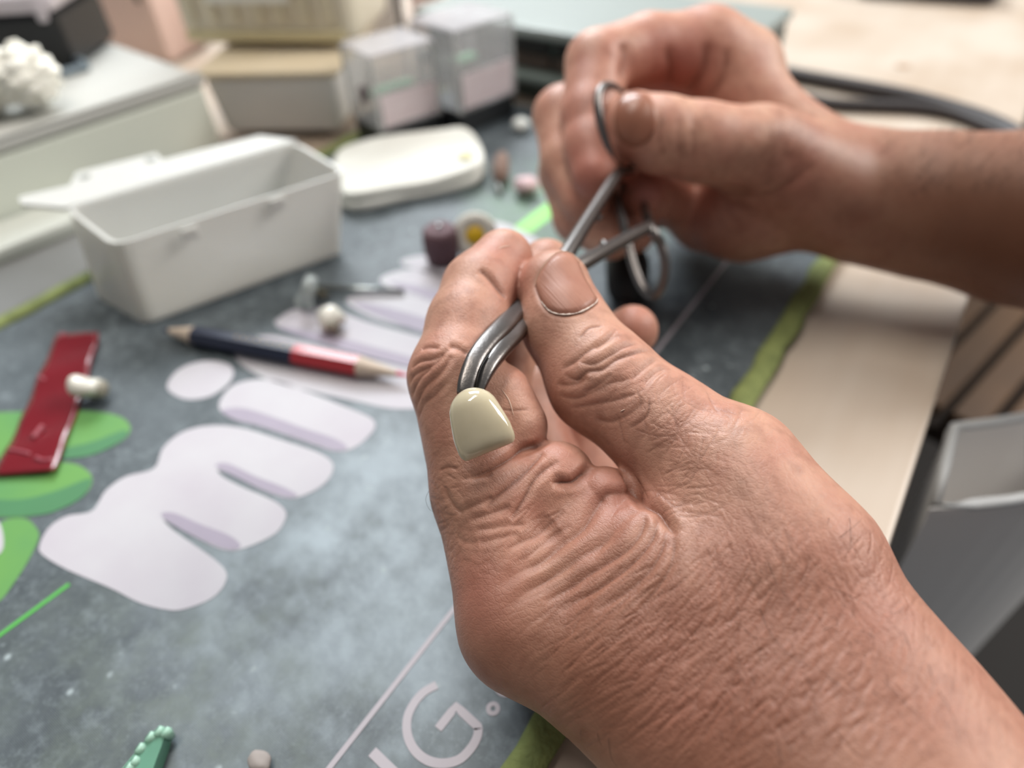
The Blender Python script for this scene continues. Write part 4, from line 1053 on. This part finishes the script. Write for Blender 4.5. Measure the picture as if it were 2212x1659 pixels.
nz = nt.nodes.new('ShaderNodeTexNoise'); nz.inputs['Scale'].default_value = 1.; nz.inputs['Detail'].default_value = 3; nt.links.new(cmb.outputs[0], nz.inputs['Vector'])
bp_ = nt.nodes.new('ShaderNodeBump'); bp_.inputs['Strength'].default_value = .5; bp_.inputs['Distance'].default_value = .00025
nt.links.new(nz.outputs['Fac'], bp_.inputs['Height']); nt.links.new(bp_.outputs['Normal'], b_.inputs['Normal'])
tn = adopt(link('thumbnail', nail_mesh(LEFT, NAIL, .35, 'thumbnail'), nailm), lh)
rnd0 = random.Random(9)
cutm = mat('dry_cuticle', '#dac8bc', .8, bump=.6, bscale=2500)
P, ok = LEFT.cast(spline(np.array(NAIL[4:10]), 6)); N_ = LEFT.grad(P)
v, f = tube((P + N_ * .12) * .001, [.00008 + .00022 * rnd0.random() ** 1.5 * math.sin(math.pi * i / (len(P) - 1)) for i in range(len(P))], 6)
adopt(link('cuticle', pymesh('cuticle', v, f, True), cutm), tn)
P, ok = LEFT.cast(spline(np.array(NAIL[12:] + NAIL[:4]), 6)); N_ = LEFT.grad(P)
v, f = tube((P + N_ * .16) * .001, .00011, 6); adopt(link('nail_edge', pymesh('nail_edge', v, f, True), mat('nail_rim', '#b58f78', .5)), tn)
# hairs
hair = mat('hair', '#3a2a22', .5); rnd = random.Random(4)
HV = []; HF = []
def hair_strand(pix, lift, r=.00004):
    P, ok = LEFT.cast(spline(np.array(pix, float), 5)); k = len(P)
    if not ok.all() or np.max(np.linalg.norm(np.diff(P, axis=0), axis=1)) > 4: return
    N_ = LEFT.grad(P)
    t = np.linspace(0, 1, k); q = (P + N_ * (.1 + lift * np.sin(t * math.pi * .75))[:, None]) * .001
    v, f = tube(q, [r * (1 - .7 * s) for s in t], 4); o = len(HV); HV.extend(v); HF.extend([tuple(i + o for i in x) for x in f])
Z9 = lambda pts: [(900 + x / 1.686, 900 + y / 1.686) for x, y in pts]
for l in ([(1250, 700), (1290, 790), (1370, 880), (1480, 930), (1580, 940)], [(1500, 620), (1600, 670), (1700, 740), (1765, 805)], [(1575, 370), (1572, 430), (1573, 490)], [(1540, 440), (1580, 410), (1615, 378)], [(1500, 370), (1490, 400)],
          [(1280, 530), (1320, 620), (1380, 690)], [(1450, 540), (1490, 570), (1535, 580)], [(1190, 770), (1240, 810), (1330, 815)], [(1380, 700), (1450, 712)], [(1240, 870), (1280, 885)], [(1770, 780), (1790, 860)], [(1720, 715), (1745, 718), (1770, 690)],
          [(1860, 900), (1870, 960), (1865, 1010)], [(1900, 1000), (1930, 1060), (1960, 1140), (1970, 1240)], [(1500, 950), (1600, 1030), (1650, 1090)], [(1700, 960), (1790, 1060), (1880, 1150), (1930, 1200)], [(1620, 780), (1700, 830)], [(1480, 780), (1540, 755)],
          [(1800, 1180), (1840, 1240)], [(1560, 860), (1640, 880)], [(1840, 700), (1880, 665), (1910, 650)], [(700, 1170), (715, 1230), (740, 1270)], [(660, 1150), (680, 1190)], [(600, 1140), (610, 1180)], [(1720, 550), (1775, 548)], [(1660, 1000), (1720, 1060)]):
    hair_strand(Z9(l), .5)
for _ in range(70):
    x, y = rnd.uniform(1550, 2150), rnd.uniform(1250, 1640)
    if y < 1000 + (x - 1650) * 1.15: continue
    a = math.radians(rnd.uniform(20, 75)); L = rnd.uniform(20, 60)
    hair_strand([(x, y), (x + .5 * L * math.cos(a), y + .5 * L * math.sin(a)), (x + L * math.cos(a + .3), y + L * math.sin(a + .3))], .4, .000028)
for l in ([(290, 510), (250, 580), (220, 660), (250, 740), (300, 760)], [(300, 580), (270, 620), (280, 690), (310, 715)], [(285, 560), (262, 640), (268, 730), (300, 800)]):
    q = [at(*p, 133.5) for p in Z2(l)]; v, f = tube(spline(q, 5), .00003, 4); o = len(HV); HV.extend(v); HF.extend([tuple(i + o for i in x) for x in f])
ho = adopt(link('arm_hair', pymesh('arm_hair', HV, HF), hair), lh); ho['kind'] = 'stuff'

dry = mat('dry_skin', '#d9bfae', .8)
for k, l in enumerate(([(1075, 538), (1088, 533), (1104, 531)], [(1084, 842), (1100, 866), (1110, 900)], [(1340, 889), (1350, 884)])):
    P, ok = LEFT.cast(spline(np.array(l, float), 6)); v, f = tube((P + LEFT.grad(P) * .03) * .001, [.00010 * math.sin(math.pi * (i + .6) / len(P)) for i in range(len(P))], 5)
    adopt(link('skin_scratch', pymesh('skin_scratch', v, f, True), dry), lh)
RIGHT = Hand(
    fingers=[
        [(1600, 150, 250, 15.), (1525, 114, 246, 14.), (1400, 104, 239, 11.), (1290, 137, 231, 10.4), (1276, 250, 225, 9.6), (1278, 320, 221, 9.0), (1287, 376, 217, 7.8)],
        [(1760, 390, 232, 15.), (1640, 330, 224, 14.), (1515, 308, 218, 12.2), (1430, 292, 216, 11.6), (1374, 272, 216, 10.3)],
        [(1560, 230, 262, 14.), (1400, 190, 252, 11.5), (1217, 252, 243, 10.4), (1228, 350, 236, 9.4), (1262, 430, 229, 8.3)],
        [(1560, 320, 268, 14.), (1380, 300, 258, 11.), (1224, 372, 248, 9.8), (1252, 470, 240, 9.0), (1320, 510, 232, 8.)],
        [(1580, 420, 268, 13.), (1420, 430, 256, 10.), (1300, 480, 250, 8.6), (1370, 500, 242, 7.6)],
        [(1480, 450, 262, 8.), (1410, 425, 240, 7.6), (1392, 420, 233, 7.)],
    ],
    body=[
        [(1525, 116, 248, 14.), (1690, 310, 246, 16.), (1880, 428, 240, 18.)],
        [(1640, 335, 226, 13.), (1780, 410, 232, 16.), (1880, 428, 238, 18.)],
        [(1610, 450, 247, 18.5), (1760, 445, 244, 15.), (1880, 440, 240, 17.)],
        [(1520, 330, 272, 22.), (1690, 380, 256, 20.)],
        [(1520, 470, 262, 13.), (1600, 450, 252, 17.)],
        [(1880, 428, 238, 21.), (2000, 445, 234, 24.), (2212, 474, 228, 28.), (2560, 530, 218, 31.)],
        [(1350, 372, 240, 8.), (1420, 400, 246, 9.)],
    ], kf=6., kb=8.)
RCR = [([(1440, 100), (1450, 150), (1440, 200)], .8, 1.2), ([(1530, 90), (1520, 150), (1480, 200)], 1.0, 1.4), ([(1570, 100), (1565, 160), (1530, 210)], .7, 1.2),
       ([(1345, 90), (1350, 130), (1340, 175)], 1.2, 1.4), ([(1560, 420), (1640, 425), (1700, 400), (1760, 350)], .7, 1.2), ([(1540, 400), (1620, 410), (1690, 385)], .5, 1.),
       ([(1430, 240), (1425, 290), (1435, 340)], .25, .6), ([(1470, 250), (1465, 300), (1475, 350)], .3, .8), ([(1500, 250), (1498, 300), (1505, 350)], .3, .8)]
RFL = [(1290, 160, 14, .3), (1280, 330, 14, .5), (1400, 420, 12, .9), (1500, 440, 14, .6), (1420, 170, 16, .5), (1480, 150, 16, .6), (1220, 230, 12, .4), (1260, 400, 10, .5), (1700, 420, 18, .3)]
V, Q, cr, col, tan_shade = build_hand(RIGHT, 2.4, 1, RCR, [(1700, 330, 14, 60, .3, .08, .3), (1600, 430, 16, 20, .3, .08, .3)], [(1640, 300, 8, 1.2), (1690, 350, 7, -1.)], RFL, [(1900, 420, 40, .7), (2100, 450, 50, .95), (2212, 480, 60, 1.), (1600, 520, 18, .5)])  # last list browns wrist and forearm, shade painted over some tan
rh = thing('hand', tuple(at(1700, 400, 235)), 'far right hand and tanned forearm with thumb and fingers in the clamp rings', 'hand')
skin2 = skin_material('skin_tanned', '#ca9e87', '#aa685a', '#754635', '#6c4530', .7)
adopt(link('hand_body', hand_mesh('hand_body', V, Q, cr, col, tan_shade), skin2), rh)
q = []
for _ in range(150):
    x, y = rnd.uniform(1900, 2205), rnd.uniform(288, 420); a = math.radians(rnd.uniform(-70, 10)); L = rnd.uniform(14, 34)
    q.append([(x, y), (x + L * .5 * math.cos(a), y + L * .5 * math.sin(a))])
P, ok = RIGHT.cast(np.array([p for l in q for p in l])); N_ = RIGHT.grad(P); HV = []; HF = []
for i in range(0, len(P), 2):
    if not (ok[i] and ok[i + 1]): continue
    t = P[i + 1] - P[i]; v, f = tube(np.array([P[i], P[i] + t * .6 + N_[i] * 1.2, P[i] + t * 1.3 + N_[i] * 2.6]) * .001, [.00005, .00004, .00002], 4); o = len(HV); HV.extend(v); HF.extend([tuple(a + o for a in x) for x in f])
ho = adopt(link('arm_hair', pymesh('arm_hair', HV, HF), hair), rh); ho['kind'] = 'stuff'
RN = [(1352, 198), (1332, 220), (1326, 258), (1336, 298), (1362, 318), (1394, 312), (1414, 286), (1419, 250), (1410, 215), (1386, 198)]
adopt(link('thumbnail', nail_mesh(RIGHT, RN, .35, 'thumbnail_far'), mat('nail_far', '#96644f', .35, noise=.3, nscale=120, col2='#8a5443')), rh)

# ---------------------------------------------------------------- clamp
clampm = mat('clamp_steel', '#74706e', .36, 1., noise=.35, nscale=260, bump=.05, bscale=1500)
clamp = thing('surgical_clamp', tuple(at(1185, 610, 158)), 'curved steel surgical clamp with finger rings held between both hands', 'clamp')
def part(name, pts, r, n=16, closed=False, sq=None, sp=6, label=None, m=None, power=2., ref=None):
    q = [at(*p) for p in pts]; q = spline(q, sp, closed)
    rr = r if np.isscalar(r) else np.interp(np.linspace(0, 1, len(q)), np.linspace(0, 1, len(r)), r)
    v, f = tube(q, rr, n, closed=closed, squash=sq, power=power, ref=ref); o = adopt(link(name, pymesh(name, v, f, True), m or clampm), clamp)
    if label: o['label'] = label
    return o
JREF = CAMP - at(1060, 770, 130)
part('jaw', [(1004, 850, 126.5), (1010, 824, 127.4), (1024, 786, 129.3), (1048, 750, 133), (1082, 714, 139), (1122, 672, 150), (1185, 610, 164)], [.0015, .0018, .0019, .0020, .0021, .0022, .0024], n=28, power=3.4, ref=JREF, label='upper curved jaw')
jaw2 = part('jaw', [(1029, 860, 126.8), (1037, 834, 127.4), (1053, 798, 129.1), (1077, 764, 132.7), (1107, 730, 139.5), (1142, 685, 150.6), (1190, 618, 165)], [.0008, .0012, .0015, .0016, .0017, .0018, .0024], n=28, power=3.4, ref=JREF, label='lower curved jaw')
q = spline([at(*p) for p in ((1027, 846, 125.8), (1031, 822, 126.0), (1041, 790, 127.3), (1064, 756, 130.8), (1096, 723, 137.0), (1124, 695, 143.4))], 16)
SV = []; SF = []
dark = mat('serration_dark', '#1c1a1a', .5, .6)
for i in range(0, len(q) - 1):
    d = (q[i + 1] - q[i]); d /= np.linalg.norm(d); wv = np.cross(d, CAMP - q[i]); wv /= np.linalg.norm(wv)
    c = (q[i] + q[i + 1]) / 2; v, f = tube([c - wv * .00012, c + wv * .00042], [.00008, .00015], 5); o = len(SV); SV += list(v); SF += [tuple(a + o for a in x) for x in f]
v, f = tube(q, .00011, 6); o = len(SV); SV += list(v); SF += [tuple(a + o for a in x) for x in f]
adopt(link('serrated_edge', pymesh('serrated_edge', SV, SF), dark), jaw2)
part('box_lock', [(1168, 632, 160), (1188, 607, 164), (1212, 575, 169)], [.0022, .0036, .0024], sq=.6, label='pivot block')
part('shank', [(1190, 605, 164), (1228, 542, 173), (1280, 458, 191), (1334, 374, 213)], [.0024, .0021, .0019, .0018])
part('shank', [(1194, 608, 164), (1262, 567, 173), (1330, 528, 187), (1404, 488, 205)], [.0024, .0020, .0018, .0017])
c = at(1342, 275, 222); e1 = at(1322, 187, 219) - at(1342, 275, 222); e2 = at(1296, 258, 211) - c
q = [c + e1 * math.cos(t) + e2 * math.sin(t) for t in np.linspace(0, 2 * math.pi, 49)[:-1]]
q = [p + (at(1343, 368, 217) - (c - e1)) * max(0, -math.cos(t)) ** 2 for p, t in zip(q, np.linspace(0, 2 * math.pi, 49)[:-1])]
v, f = tube(q, .0014, 14, closed=True); adopt(link('finger_ring', pymesh('finger_ring', v, f, True), clampm), clamp)
part('finger_ring', [(1405, 488, 205), (1428, 530, 205), (1437, 572, 206), (1431, 614, 208), (1412, 640, 210), (1389, 622, 213), (1370, 577, 216), (1356, 522, 219), (1344, 472, 221), (1336, 430, 224), (1346, 402, 232), (1384, 430, 238)], .0015, closed=True)
part('ratchet', [(1282, 456, 192), (1287, 464, 193), (1294, 474, 194)], .0012, sp=4)
part('ratchet', [(1312, 538, 186), (1307, 532, 187), (1303, 525, 188)], .0012, sp=4)
# the crown held in the jaws
ivory = mat('ivory_ceramic', '#bcb299', .08, noise=.25, nscale=200, col2='#a39676', sss=.35, coat=.6)
nk, tp = at(1008, 842, 124.5), at(1058, 976, 121)
cro = link('dental_crown', crown_mesh('dental_crown', nk, tp, at(1108, 945, 122.5) - at(1008, 985, 123), .0070, .0106, .0076, .0032), ivory)
tag(cro, 'glossy ivory ceramic tooth crown gripped in the jaw tips of the clamp', 'tooth crown')
